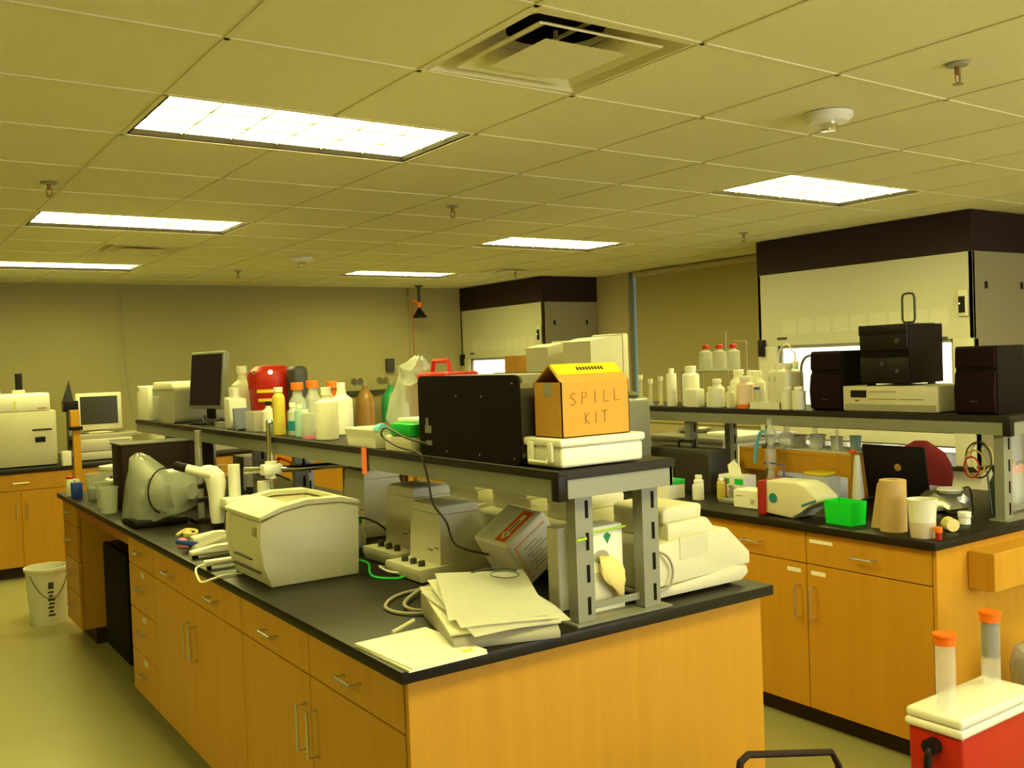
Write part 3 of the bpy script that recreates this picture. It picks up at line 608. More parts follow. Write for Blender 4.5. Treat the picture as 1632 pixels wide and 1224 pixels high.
# ================================================================= ISLAND ONE WORKTOP
# laser printer
t = thing('laser_printer', 'large beige laser printer on the black worktop', 'printer', (.055, 1.115, K))
prof = [(.03, 0), (.36, 0), (.37, .245), (.30, .265), (.17, .268), (.08, .255), (.0, .225), (-.004, .15), (.008, .07)]
prof2 = [(.03, .004), (.355, .004), (.365, .245), (.30, .264), (.295, .222), (.115, .214), (.11, .256), (.08, .252), (.004, .223), (.0, .15), (.010, .07)]
MB().prism(prof, 'y', 0, .045, .005).prism(prof2, 'y', .043, .332).prism(prof, 'y', .33, .375, .005).obj('body', BEIGE, t)
lid = [(-.002, .232), (.08, .262), (.17, .275), (.30, .272), (.372, .252), (.372, .268), (.30, .288), (.17, .291), (.08, .278), (-.004, .247)]
lm = MB()
lm.prism(lid, 'y', -.002, .045, .003).prism(lid, 'y', .33, .377, .003)
lm.prism([(-.002, .232), (.08, .262), (.11, .268), (.11, .284), (.08, .278), (-.004, .247)], 'y', .045, .33, .001).prism([(.30, .272), (.372, .252), (.372, .268), (.30, .288)], 'y', .045, .33, .001)
lm.obj('top_cover', BEIGE, t)
MB().prism([(.118, .215), (.292, .223), (.292, .226), (.118, .218)], 'y', .046, .329).obj('output_tray', BEIGE2, t)
MB().box(-.007, .004, .035, .075, .175, .205, .002).obj('button', BEIGED, t)
MB().box(-.0005, .02, .12, .30, .083, .087).box(.003, .02, .06, .33, .045, .048).obj('slot', SEAM, t)
# paper clip strips
t = thing('power_adapter', 'white power brick with a looping lead at the edge of the worktop', 'adapter', (.10, 1.60, K))
MB().box(-.10, .06, -.016, .016, .012, .034, .005).obj('body', WHITE, t); MB().box(-.09, -.075, -.008, .008, 0, .013).box(.03, .045, -.008, .008, 0, .013).obj('foot', BLACK, t)
MB().tube(spline([(-.10, 0, .02), (-.14, -.03, .015), (-.155, -.10, -.005), (-.16, -.17, -.01), (-.13, -.19, .0), (-.09, -.19, .006), (-.02, -.20, .006)]), .0042, 8).obj('lead', WHITE, t)
# sample mills (towers)
def tower():
    t = thing('sample_mill', 'tapered beige bench mill with three dark knobs, nearest the camera', 'bench instrument', (.49, .80, K), 0, 'tapered beige bench mills')
    MB().loft([[(.01, 0, .004), (.36, 0, .004), (.36, .25, .004), (.01, .25, .004)], [(0, -.005, .03), (.37, -.005, .03), (.37, .255, .03), (0, .255, .03)], [(0.002, 0, .048), (.30, 0, .052), (.30, .25, .052), (0.002, .25, .048)]]).obj('base', BEIGE, t)
    MB().loft([[(.095, .015, .046), (.33, .015, .03), (.33, .24, .03), (.095, .24, .046)], [(.10, .02, .16), (.285, .02, .16), (.285, .235, .16), (.10, .235, .16)], [(.105, .025, .222), (.265, .025, .222), (.265, .228, .222), (.105, .228, .222)]]).obj('tower', BEIGE2, t)
    MB().loft([[(.103, .023, .224), (.268, .023, .224), (.268, .230, .224), (.103, .230, .224)], [(.108, .028, .252), (.262, .028, .252), (.262, .225, .252), (.108, .225, .252)], [(.12, .04, .258), (.25, .04, .258), (.25, .21, .258), (.12, .21, .258)]]).obj('lid', BEIGE2, t)
    for y in (.06, .12, .185): MB().lathe(.045, y, [(.013, .046), (.012, .066), (.009, .068)], 12).obj('knob', GREYD, t)
    MB().box(.0945, .102, .03, .055, .105, .108).box(.0935, .102, .07, .10, .095, .098).obj('marking', SEAM, t)
    return t
t0 = tower()
t1 = dup(t0, (.545, 1.085, K), .03, 'tapered beige bench mill in the middle, behind the nearest one')
t2 = dup(t0, (.64, 1.73, K), -.03, 'tapered beige bench mill farthest back, below the salmon strip')
t2.scale = (1.05, 1.05, 1.15); t1.scale = (1, 1, 1.12)
# spectrophotometers
def spec():
    t = thing('spectrophotometer', 'cream bench spectrophotometer at the near end, stepped top', 'spectrophotometer', (.885, .075, K), 0, 'row of cream spectrophotometers on the far side of the first island')
    MB().prism([(.015, .0), (.40, .0), (.432, .022), (.425, .045), (.37, .052), (0, .022), (0, .01)], 'y', 0, .30, .004).obj('base', BEIGE, t, (0, 0, .012))
    MB().prism([(0, .024), (.36, .056), (.385, .046), (.445, .048), (.445, .088), (.345, .178), (.33, .180), (.0, .160)], 'y', .002, .298, .008, 3).obj('housing', BEIGE, t, (0, 0, .012))
    MB().prism([(.10, .171), (.31, .181), (.275, .222), (.26, .228), (.10, .222)], 'y', .02, .28, .005, 2).prism([(.09, .222), (.255, .226), (.26, .265), (.25, .272), (.11, .272), (.09, .262)], 'y', .03, .27, .008, 3).obj('sample_lid', BEIGE, t, (0, 0, .006))
    MB().prism([(.13, .105), (.25, .118), (.25, .178), (.13, .172)], 'y', .0, .004).obj('side_plate', BEIGE2, t, (0, 0, .012))
    for x in (.03, .36):
        for y in (.03, .27): MB().cyl(x, y, 0, .016, .014, n=10).obj('foot', BLACK, t)
    MB().tube(spline([(.0, .04, .16), (.05, -.012, .15), (.085, -.012, .10), (.07, -.012, .05), (.02, .0, .03)]), .004, 8).obj('lead', BEIGED, t)
    return t
s0 = spec()
for y, x, lb in ((.46, .895, 'second cream spectrophotometer, behind the rack posts'), (.83, .90, 'third cream spectrophotometer, seen above the tilted box'), (1.20, .90, 'farthest cream spectrophotometer, beside the red kneehole gap')):
    dup(s0, (x, y, K), 0, lb)
# tilted white kit box
t = thing('foam_box', 'white box with an orange arrow label leaning at a tilt behind the rack post', 'box')
t.matrix_world = Matrix(((.8394, -.0412, -.5419, .741), (.0057, .9977, -.0669, .500), (.5435, .0530, .8378, .9165), (0, 0, 0, 1)))
MB().box(0, .185, 0, .196, 0, .177, .012, 3).obj('body', WHITE, t)
MB().box(.015, .165, .030, .085, .177, .178).obj('orange_label', ORANGE, t)
MB().prism([(.025, .058), (.055, .036), (.055, .048), (.145, .048), (.145, .066), (.055, .066), (.055, .080)], 'z', .178, .1786).obj('arrow_print', PAPER, t)
MB().box(.062, .12, .0545, .0595, .1786, .179).box(.04, .056, .0545, .0595, .1786, .179).obj('label_print', INK, t)
MB().box(.02, .12, .115, .119, .177, .1776).box(.03, .15, .13, .133, .177, .1776).box(.02, .10, .145, .148, .177, .1776).obj('top_print', FAINT, t)
pr = MB()
for k in range(7): pr.box(.05+.012*(k % 2), .11+.02*((k*5) % 3), -.001, .001, .035+k*.014, .040+k*.014)
pr.obj('side_print', FAINT, t)
FO = mat('faded_orange_print', (.85, .50, .28), .7)
MB().box(.02, .165, -.0008, .001, .145, .152).box(.02, .028, -.0008, .001, .02, .145).box(.02, .165, -.0008, .001, .018, .024).obj('side_border', FO, t)
# tissue/glove holder between posts
t = thing('glove_dispenser', 'white glove box strapped between the rack posts with a green leaf mark', 'glove box', (.675, .105, K))
MB().box(0, .135, 0, .09, .0, .255, .004).obj('carton', PAPER, t)
MB().loft([[(.05+.03*math.cos(a), -.0008, .165+.02*math.sin(a)) for a in [2*PI*k/16 for k in range(16)]], [(.05+.03*math.cos(a), .001, .165+.02*math.sin(a)) for a in [2*PI*k/16 for k in range(16)]]]).obj('opening', BEIGED, t)
MB().prism([(.06, .225), (.075, .235), (.09, .225), (.075, .20)], 'y', -.001, .0).obj('leaf_mark', GREEND, t)
MB().box(.0, .135, -.0015, .0, .0, .12).obj('lower_panel', BEIGE2, t)
gl = MB(); rings = []
for k in range(9):
    u = k/8; cx = .055+.055*u; cz = .165-.125*u; w2 = .022+.026*math.sin(PI*min(1, u*1.25))-.012*u; 
    rings.append([(cx+w2*math.cos(a)*(1+.15*math.sin(3*a+k)), -.012-.014*math.sin(PI*u)-.010*math.sin(a), cz+.004*math.sin(2*a)) for a in [2*PI*q/12 for q in range(12)]])
tag(gl.loft(rings).obj('latex_glove', LATEX, t), 'x', 'x')
for k_ in ('label', 'category'): del bpy.data.objects['latex_glove'][k_]
t = thing('file_box', 'tan cardboard folder box standing behind the left rack post', 'box', (.705, .19, K))
MB().box(-.075, .045, .0, .055, 0, .25, .003, 1).obj('body', BEIGE2, t)
tag(MB().tube([(.572, .02, 1.158), (.61, .028, 1.158), (.66, .095, 1.157), (.74, .099, 1.157), (.815, .097, 1.16)], .0035, 6).obj('elastic_band', mat('lime_band', (.45, .75, .05), .5)), 'lime elastic cord stretched across the rack post and glove box', 'cord')
# keyboard / scanner tray with papers at near corner
t = thing('balance_tray', 'grey sloped instrument tray under the loose white papers', 'tray', (.385, .20, K), -.30)
MB().prism([(-.19, .0), (.22, .0), (.22, .075), (-.17, .035), (-.19, .02)], 'x', -.15, .15, .006).obj('body', BEIGED, t)
MB().prism([(-.18, .037), (.21, .078), (.21, .086), (-.18, .045)], 'x', -.155, .155, .002).obj('rim', BEIGE2, t)
PG = 'loose white papers on the grey tray'
for k, (x, y, z, rz, sx, sy, lb) in enumerate([(.39, .18, .070, -.12, .29, .37, 'white paper sheet lowest on the grey tray'), (.395, .20, .083, -.28, .28, .38, 'white paper sheet in the middle of the pile on the grey tray'), (.40, .22, .096, -.42, .27, .36, 'topmost white paper sheet with eyeglasses on it')]):
    nx, ny = 12, 8; b = MB(); g = [[b._v((sx*(i/nx-.5), sy*(j/ny-.5), .004*math.sin(3*i/nx+k)+.003*math.sin(5*j/ny+2*k) + (.0 if j > 1 else -.005*(2-j)))) for i in range(nx+1)] for j in range(ny+1)]
    for j in range(ny):
        for i in range(nx): b._f([g[j][i], g[j][i+1], g[j+1][i+1], g[j+1][i]])
    bmesh.ops.solidify(b.bm, geom=b.bm.faces[:], thickness=.0015)
    o = tag(b.obj('paper_sheet', PAPER, None, (x, y, K+z)), lb, 'paper', PG); o.rotation_euler = (.105, 0, rz)
t = thing('notebook', 'flat stack of white papers overhanging the near corner of the worktop', 'notebook', (.125, .135, K), .02)
MB().box(-.115, .115, -.15, .15, 0, .006).obj('back_sheets', PAPER, t); MB().at(0, 0, 0, 0, 0, .03).box(-.112, .112, -.148, .148, .0065, .010).obj('top_sheet', PAPER, t)
MB().box(.06, .085, -.13, -.115, .0102, .013).obj('clip', YELLOW, t)
t = thing('eyeglasses', 'wire rimmed eyeglasses lying on the white papers', 'eyeglasses', (.52, .27, K+.118))
MB().tube(spline([(.03*math.cos(a)*1.3-.03, .05*math.sin(a), .004) for a in [2*PI*k/12 for k in range(13)]], 3), .0015, 6).obj('rim', GREYD, t)
MB().tube(spline([(-.09, .09, .004), (-.05, .07, .012), (.0, .05, .010), (.02, .01, .006)]), .0028, 6).obj('temple', GREYD, t)
MB().box(-.055, -.005, -.04, .04, .003, .0038).obj('lens', GLASS, t)
t = thing('plastic_wrap', 'crumpled pink plastic wrap in front of the mill', 'wrap', (.58, .60, K))
b = MB(); rings = []
for k in range(9):
    u = k/8; r = .045*math.sin(PI*(.06+.88*u))+.004
    rings.append([(-.07+.15*u+.004*math.sin(7*a+k), r*.85*math.cos(a)*(1+.2*math.sin(4*a+2*k)), .028+r*.55*math.sin(a)*(1+.2*math.cos(3*a+k))) for a in [2*PI*q/16 for q in range(16)]])
b.loft(rings).obj('film', PINK, t)
# cables on worktop
def cord(name, label, pts, r, m): return tag(MB().tube(spline(pts), r, 7).obj(name, m), label, 'cord')
z = K+.006
cord('grey_cable', 'grey cable looped on the worktop left of the papers', [(.72, .70, z), (.62, .72, z), (.50, .72, z), (.36, .70, z), (.26, .60, z), (.25, .50, z), (.31, .43, z), (.42, .42, z), (.30, .46, z+.006), (.30, .55, z+.008), (.40, .66, z+.008), (.52, .74, z+.006)], .0055, BEIGED)
cord('green_cable', 'green cable looping beside the laser printer', [(.50, 1.36, z), (.50, 1.22, z+.003), (.44, 1.08, z), (.42, .99, z), (.47, .92, z), (.56, .90, z+.01), (.58, .76, z), (.50, .56, z)], .0045, GREEN)
cord('white_cable', 'pale cable curled behind the green one by the mill', [(.52, 1.12, z), (.47, 1.06, z+.02), (.48, .98, z+.01), (.56, .93, z+.006), (.60, .99, z+.02)], .004, WHITE)
cord('black_cable', 'black cable arching between the printer and the mills', [(.52, 1.55, z), (.52, 1.52, z+.09), (.60, 1.50, z+.13), (.68, 1.50, z+.10), (.74, 1.50, z+.05)], .004, BLACK)
tag(MB().tube([(.13, .30, K+.01), (.22, .34, K+.02)], .006, 8).obj('stylus', BEIGE), 'pale pen sticking out from under the grey tray', 'pen')
t = thing('tubing_bottles', 'small clear plastic bottle tangled in wires between the printer and the mills', 'bottle', (.60, 1.50, K))
MB().lathe(0, 0, [(.025, 0), (.027, .07), (.012, .10), (.012, .115)], 14).obj('body', FROST, t); MB().lathe(0, 0, [(.014, .115), (.014, .13)], 12).obj('cap', GREEND, t)
t = thing('power_strip', 'dark power strip on the worktop behind the laser printer', 'power strip', (.56, 1.44, K), .3)
MB().box(-.10, .05, -.02, .02, 0, .03, .004).obj('body', GREYD, t); MB().box(-.03, .0, -.01, .012, .03, .055, .003).obj('plug', BLACK, t)
# stereo microscope on boom stand
t = thing('stereo_microscope', 'white boom stereo microscope with dark eyepieces beyond the printer', 'microscope', (.47, 2.12, K))
MB().box(-.10, .08, -.10, .10, .0, .03, .006).obj('base', GREYD, t)
MB().cyl(.0, .0, .03, .515, .0165, n=16).lathe(0, 0, [(.0165, .51), (.018, .515), (.012, .525)], 16).obj('pole', CHROME, t)
MB().box(-.045, .045, -.03, .03, .275, .325, .008).cyl(0, 0, .262, .338, .028).obj('clamp', WHITE, t)
MB().tube([(.01, -.03, .28), (.05, -.09, .255)], .005, 8).obj('lever', BLACK, t)
MB().tube([(-.10, .07, .30), (-.03, .02, .30), (.10, -.05, .30), (.40, -.13, .305)], .0145, 12).obj('boom', CHROME, t)
MB().cyl(-.03, .02, .12, .250, .030, n=18).obj('side_housing', WHITE, t)
MB().cyl(-.125, .14, .16, .325, .027, n=18).obj('focus_mount', WHITE, t)
MB().box(-.19, -.05, .07, .16, .13, .18, .012).obj('carrier', WHITE, t)
MB().cylx((-.10, .07, .155), (-.10, .03, .155), .022).obj('focus_knob', BLACK, t)
MB().lathe(-.19, .20, [(.028, .06), (.034, .10), (.036, .18), (.042, .22), (.045, .25)], 20).obj('zoom_body', WHITE, t)
MB().lathe(-.19, .20, [(.024, .02), (.029, .06)], 16).obj('objective', BLACK, t)
b = MB(); b.loft([[(-.19+.045*math.cos(a), .20+.045*math.sin(a), .245) for a in [2*PI*k/16 for k in range(16)]], [(-.20+.05*math.cos(a), .205+.05*math.sin(a), .285) for a in [2*PI*k/16 for k in range(16)]], [(-.215+.04*math.cos(a), .215+.04*math.sin(a), .315) for a in [2*PI*k/16 for k in range(16)]], [(-.22+.015*math.cos(a), .22+.015*math.sin(a), .325) for a in [2*PI*k/16 for k in range(16)]]]); b.obj('head', WHITE, t)
for s in (0, .06):
    MB().cylx((-.215, .195+s-.02, .285), (-.305, .265+s-.02, .315), .021).obj('eyepiece_tube', WHITE, t)
    MB().cylx((-.30, .262+s-.02, .314), (-.335, .288+s-.02, .326), .020).obj('eyepiece', BLACK, t)
t = thing('footed_stand', 'white U-shaped stand foot on the worktop behind the printer', 'stand', (.22, 1.86, K))
MB().prism([(-.20, .012), (-.20, .03), (-.10, .042), (.06, .045), (.06, .012)], 'y', -.02, .02, .004).prism([(-.10, .012), (-.10, .034), (.0, .045), (.06, .045), (.06, .012)], 'y', .30, .35, .004).box(.04, .08, -.02, .35, .012, .045, .004).obj('arm', WHITE, t)
MB().box(-.19, -.17, -.012, .012, 0, .014).box(.03, .06, -.012, .012, 0, .014).box(-.09, -.07, .31, .33, 0, .014).obj('foot', BLACK, t)
t = thing('stage_base', 'grey plastic base with a blue lid between the stand feet', 'instrument base', (.20, 2.03, K))
MB().prism([(-.13, 0), (.08, 0), (.08, .05), (.0, .055), (-.12, .02)], 'y', -.07, .07, .006).obj('body', BEIGED, t)
MB().at(-.13, .03, .025, 0, .25, .3).box(-.045, .06, -.03, .03, -.005, .014, .006).obj('blue_lid', BLUE, t)
MB().lathe(-.13, .12, [(.02, 0), (.022, .03), (.01, .04)], 12).obj('pink_knob', PINK, t)
# pole clamp stand
t = thing('support_stand', 'tall steel support rod with black clamps left of the microscope', 'stand', (.345, 2.80, K))
MB().box(-.045, .06, -.06, .06, 0, .02, .003).obj('base', BLACKM, t); MB().cyl(0, 0, .02, .46, .0185, n=14).obj('rod', STEEL, t)
for zz, l in ((.10, .07), (.17, .09), (.25, .10)):
    MB().box(-l, l, -.025, .025, zz, zz+.022, .004).cylx((-l, 0, zz+.01), (-l-.01, 0, zz+.06), .012).obj('clamp', BLACK, t)
MB().cylx((.02, -.03, .19), (.02, -.06, .19), .018).obj('knob', BLACK, t)
# bagged microscope
t = thing('covered_microscope', 'microscope under a crinkled clear plastic cover near the worktop edge', 'microscope', (.15, 2.98, K))
MB().box(-.12, .14, -.16, .14, 0, .035, .01).obj('base', BLACK, t)
MB().box(-.02, .06, .0, .10, .03, .26, .01).obj('arm', BLACKM, t); MB().cylx((-.02, .04, .26), (.03, -.14, .18), .035).cylx((-.05, .10, .30), (.0, .02, .26), .02).obj('tube', WHITE, t)
def blob(cs, n=18):
    R = []
    for k, (x, y, z_, rx, ry, ax) in enumerate(cs):
        r = []
        for q in range(n):
            a = 2*PI*q/n; f = 1+.07*math.sin(3*a+k*1.3)+.05*math.sin(7*a+k*2.1)
            if ax == 'z': r.append((x+rx*f*math.cos(a), y+ry*f*math.sin(a), z_+.01*math.sin(4*a+k)))
            else: r.append((x+rx*f*math.cos(a)*.55, y+rx*f*math.cos(a)*-.83*.5, z_+ry*f*math.sin(a)))
        R.append(r)
    return R
c = MB().loft(blob([(0, .0, .035, .13, .16, 'z'), (.0, .0, .12, .13, .15, 'z'), (.0, .0, .20, .12, .13, 'z'), (-.01, .02, .27, .085, .09, 'z'), (-.03, .05, .325, .05, .05, 'z'), (-.035, .06, .345, .01, .012, 'z')]), False, True).obj('plastic_cover', BAG, t)
c2 = MB().at(.05, -.16, .17, 0, PI/2, -1.0).loft([[((.085+.03*math.sin(PI*k/5))*math.cos(a)*(1+.08*math.sin(5*a+k)) if k < 5 else .04*math.cos(a), (.085+.03*math.sin(PI*k/5))*math.sin(a)*(1+.08*math.sin(4*a+k)) if k < 5 else .04*math.sin(a), -.08+.045*k) for a in [2*PI*q/16 for q in range(16)]] for k in range(6)]).obj('plastic_sleeve', BAG, t)
MB().at(.05, -.16, .17, 0, PI/2, -1.0).tube([(.112*math.cos(a), .112*math.sin(a), -.03) for a in [2*PI*q/20 for q in range(20)]], .004, 6, closed=True).obj('tie_band', BLACK, t)
t = thing('debris_clamp', 'small tangle of metal fittings on the worktop before the covered microscope', 'fitting', (.17, 2.42, K))
MB().tube(spline([(-.05, 0, .01), (0, .03, .025), (.04, .0, .02), (.02, -.04, .012), (-.03, -.03, .02)]), .007, 7).lathe(.0, .0, [(.02, 0), (.018, .02), (.008, .03)], 12).obj('body', LATEX, t)
t = thing('black_enclosure', 'large black box enclosure on the worktop behind the covered microscope', 'enclosure', (.30, 3.55, K))
MB().box(-.18, .18, -.10, .14, 0, .36, .004).obj('body', DARKBRN, t); MB().box(-.185, .33, -.105, .145, .361, .372, .003).obj('top', GREYD, t); MB().box(.18, .32, -.10, .14, 0, .36, .004).obj('side_bay', DARKBRN, t)
t = thing('circuit_box', 'open grey electronics box with red wires behind the microscope', 'electronics', (.98, 3.95, K+.0))
MB().box(-.06, .10, -.10, .14, 0, .13, .005).obj('chassis', BEIGED, t); MB().box(-.05, .08, -.09, .12, .131, .21, .005).obj('upper_unit', BEIGED, t)
MB().tube(spline([(-.065, -.05, .17), (-.09, -.02, .12), (-.07, .04, .15), (-.09, .08, .08)]), .004, 6).obj('wire', RED, t)
bottle('sample_jar', 'white jar with blue cap right of the microscope head', 'jar', (.68, 2.98, K), .036, .235, GREYD, BLUE, neck=.8, shoulder=.8, capH=.08, band=(WHITE, .55, .86))
bottle('spray_bottle', 'small white bottle under the microscope boom', 'bottle', (.70, 2.28, K), .03, .15, HDPE, WHITE)
beaker('white tub of pipette tips behind the microscope boom', (.99, 2.35, K), .06, .11, WHITE, name='tip_tub')
cord('orange_wires', 'orange red wire bundle on the worktop behind the jar', [(.98, 3.50, K+.012), (1.0, 3.46, K+.20), (1.02, 3.42, K+.22), (1.06, 3.36, K+.19), (1.04, 3.42, K+.16)], .012, ORANGE)
# far end clutter
t = thing('wooden_upright', 'orange wooden upright with a black clamp at the far left worktop corner', 'post', (.11, 4.66, K))
MB().box(-.022, .022, -.022, .022, 0, .42).box(-.034, .02, -.03, .03, .43, .535).obj('post', WOOD, t); MB().box(-.04, .036, -.034, .034, .405, .43, .003).obj('clamp', BLACK, t)
t = thing('blue_bottle', 'blue plastic bottle with white cap at the far left worktop corner', 'bottle', (.045, 4.36, K))
MB().box(-.03, .03, -.03, .03, 0, .10, .006).obj('body', BLUE, t); MB().cyl(-.0, 0, .10, .118, .018).obj('cap', WHITE, t)
bottle('reagent_bottle', 'white bottle with red cap left of the blue one at the worktop corner', 'bottle', (.035, 4.50, K), .028, .125, WHITE, RED, neck=.7, shoulder=.85)
beaker('frosted pitcher with blue tinted water at the far end', (.13, 4.22, K), .055, .155, liquid=(BLUELIQ, .45))
t = thing('plastic_jug', 'white rectangular jug with purple cap beside the frosted pitcher', 'jug', (.22, 4.08, K))
MB().box(-.06, .06, -.06, .06, 0, .13, .015).obj('body', HDPE, t); MB().cyl(-.02, 0, .13, .15, .018).obj('cap', PURPLE, t)
t = thing('lidded_dish', 'white round lidded dish at the far end of the worktop', 'dish', (.30, 4.45, K))
MB().lathe(0, 0, [(.09, 0), (.10, .15), (.104, .155), (.104, .175), (.02, .185)], 24).obj('body', HDPE, t)
beaker('tall frosted beaker before the covered microscope', (.057, 3.52, K), .05, .14); beaker('tall frosted beaker beside the jug, second', (.10, 3.80, K), .055, .14)
# --- shelf one, behind the black instrument
t = thing('red_toolbox', 'red toolbox with a handle peeking over the black instrument', 'toolbox', (.82, 1.16, S))
MB().box(-.07, .07, -.15, .07, 0, .24, .01).box(-.075, .075, -.155, .075, .242, .272, .012).obj('body', RED, t)
MB().tube([(0, .075, .27), (0, .06, .315), (0, -.05, .315), (0, -.065, .27)], .009, 8).obj('handle', RED, t)
t = thing('plastic_bag', 'crumpled white plastic bag standing behind the tape tray', 'bag', (.80, 1.40, S))
MB().loft([[((r*(1+.18*math.sin(3*a+k)))*math.cos(a)+dx, (r*1.1*(1+.18*math.cos(4*a+2*k)))*math.sin(a)+dy, z_+.012*math.sin(5*a+k)) for a in [2*PI*q/18 for q in range(18)]] for k, (r, z_, dx, dy) in enumerate([(.07, .015, 0, 0), (.085, .08, 0, 0), (.08, .16, 0, -.01), (.065, .23, 0, -.02), (.035, .27, 0, .0), (.06, .29, .0, -.05), (.015, .33, 0, -.10)])]).obj('film', BAG, t)
# ================================================================= SHELF TWO
DM = mat('dark_cloth_grille', (.016, .006, .008), .85, spec=.1)
def speaker(label, x, y, rz, mirror=1):
    t = thing('loudspeaker', label, 'loudspeaker', (x, y, S), rz, 'pair of black loudspeakers')
    MB().box(0, .22, -.095, .095, 0, .295, .006).obj('cabinet', BLACKM, t)
    MB().prism([(0, .01), (0, .19), (-.014, .18), (-.026, .10), (-.018, .01)], 'y', -.09, .09, .004).obj('lower_grille', DM, t)
    MB().prism([(0, .196), (0, .29), (-.010, .286), (-.014, .205)], 'y', -.09, .09, .004).obj('upper_grille', DM, t)
    MB().box(-.024, -.02, -.018, .018, .055, .059).obj('badge', GREYD, t)
    return t
speaker('black loudspeaker left of the stacked stereo on the second shelf', 2.93, 1.0, 0)
speaker('black loudspeaker at the near end of the second shelf, right of the stereo', 2.93, .225, 0)
t = thing('cd_player', 'beige disc drive unit lying under the black stereo', 'disc player', (2.92, .65, S))
MB().box(0, .34, -.252, .252, .004, .122, .006).obj('housing', BEIGE2, t)
MB().box(-.004, .004, -.24, .24, .004, .036).obj('lower_panel', BEIGED, t)
MB().box(-.004, .002, .12, .205, .068, .102).obj('display', BLACK, t)
MB().box(-.003, .002, -.04, .10, .095, .097).box(-.003, .002, -.04, .10, .06, .062).box(-.003, .002, -.18, -.06, .06, .062).box(-.004, .002, .16, .18, .05, .056).obj('slot', SEAM, t)
t = thing('stereo_system', 'black stacked mini stereo on top of the beige disc player', 'stereo', (2.94, .68, S+.1225))
MB().box(0, .27, -.13, .13, .01, .285, .005).obj('body', BLACKM, t)
MB().box(-.012, .004, -.128, .128, .165, .275, .008).obj('upper_deck', BLACK, t); MB().box(-.012, .004, -.128, .128, .015, .135, .008).obj('lower_deck', BLACK, t)
MB().box(-.016, .004, -.128, .128, .240, .288, .004).obj('top_trim', BLACK, t)
for y, z_ in ((-.08, .21), (-.08, .07), (0.0, .105)): MB().cylx((-.012, y, z_), (-.022, y, z_), .011).obj('knob', GREYD, t)
MB().box(.02, .24, -.11, .11, .286, .289).obj('top_plate', GREYD, t)
MB().box(.0, .06, -.10, -.09, .0, .012).box(.0, .06, .09, .10, 0, .012).box(.2, .25, -.10, -.09, 0, .012).box(.2, .25, .09, .10, 0, .012).obj('foot', BLACK, t)
t = thing('loop_antenna', 'black rounded loop antenna standing on the stereo', 'antenna', (3.02, .60, S+.1225+.2885))
MB().tube(rp := [(0, .032*sx+(.012*cx_), .02+zz) for sx, cx_, zz in ((1, 0, .0), (1, 0, .10), (1, -.6, .118), (0, 0, .122), (-1, .6, .118), (-1, 0, .10), (-1, 0, .0), (-1, .6, -.014), (0, 0, -.016), (1, -.6, -.014))], .0055, 8, closed=True).obj('loop', GREYD, t)
MB().box(-.012, .012, -.02, .02, 0, .010, .002).obj('base', BLACK, t)
t = thing('headphones', 'grey headphones hooked beside the left loudspeaker', 'headphones', (2.98, 1.14, S))
MB().tube([(0, .06*math.cos(PI*k/12), .20+.075*math.sin(PI*k/12)) for k in range(13)], .007, 8).tube([(0, .06, .20), (0, .062, .0)], .004, 6).obj('band', FRAME, t)
MB().cylx((-.0, -.058, .18), (0, -.075, .18), .030).tube([(0, -.062, .16), (0, -.062, 0)], .004, 6).obj('ear_cup', GREYD, t)
# carboys and bottles
t = thing('carboy', 'milky rectangular carboy marked R2 on the second shelf', 'carboy', (2.98, 1.30, S))
MB().box(-.07, .07, -.07, .075, 0, .205, .022, 3).cyl(-.02, .03, .20, .215, .018).cyl(-.02, -.035, .20, .215, .018).obj('body', HDPE, t)
MB().cyl(-.02, .03, .215, .24, .023).obj('cap', HDPE, t); MB().cyl(-.02, -.035, .215, .24, .023).obj('cap', HDPE, t)
h = hand('R2', 0, 0, .018, .026, .032, 0, FAINT, t, r=.001); h.rotation_euler = (0, 0, -PI/2); h.location = (-.0705, .055, .145)
bottle('reagent_bottle', 'squat milky bottle in front of the rectangular carboy, left of the pair', 'bottle', (2.91, 1.235, S), .032, .12, HDPE, WHITE, neck=.6, shoulder=.80)
bottle('reagent_bottle', 'squat milky bottle in front of the rectangular carboy, right of the pair', 'bottle', (2.915, 1.165, S), .034, .118, HDPE, WHITE, neck=.6, shoulder=.80)
bottle('reagent_bottle', 'tall thin white bottle, the first on the left of the second shelf', 'bottle', (2.93, 2.11, S), .030, .225, WHITE, WHITE, neck=.42, shoulder=.84, capH=.12)
bottle('reagent_bottle', 'broad white bottle beside the tall thin one on the second shelf', 'bottle', (2.98, 2.00, S), .050, .235, WHITE, WHITE, neck=.55, shoulder=.76, capH=.12)
t = thing('plastic_tub', 'milky rectangular tub in front of the broad white bottle', 'tub', (2.91, 1.90, S))
MB().box(-.03, .04, -.04, .055, 0, .105, .008).obj('body', HDPE, t)
WB = [(2.93, 1.745, .042, .16, HDPE, 'round milky bottle right of the rectangular tub'), (2.93, 1.80, .022, .115, HDPE, 'small milky bottle in front of the broad white bottle'), (3.10, 1.74, .048, .205, WHITE, 'white capped bottle in the back row, first from left'), (2.94, 1.655, .026, .12, HDPE, 'small clear capped bottle in the front row, middle'), (3.12, 1.66, .044, .20, WHITE, 'white capped bottle in the back row, second from left'), (3.05, 1.56, .045, .20, WHITE, 'white capped bottle in the back row, third from left'), (3.12, 1.43, .047, .205, WHITE, 'white capped bottle in the back row, rightmost')]
for x, y, r, h_, mm, lb in WB: bottle('reagent_bottle', lb + ' of the second shelf', 'bottle', (x, y, S), r, h_, mm, WHITE, neck=.5, shoulder=.66, group='white bottles on the second shelf')
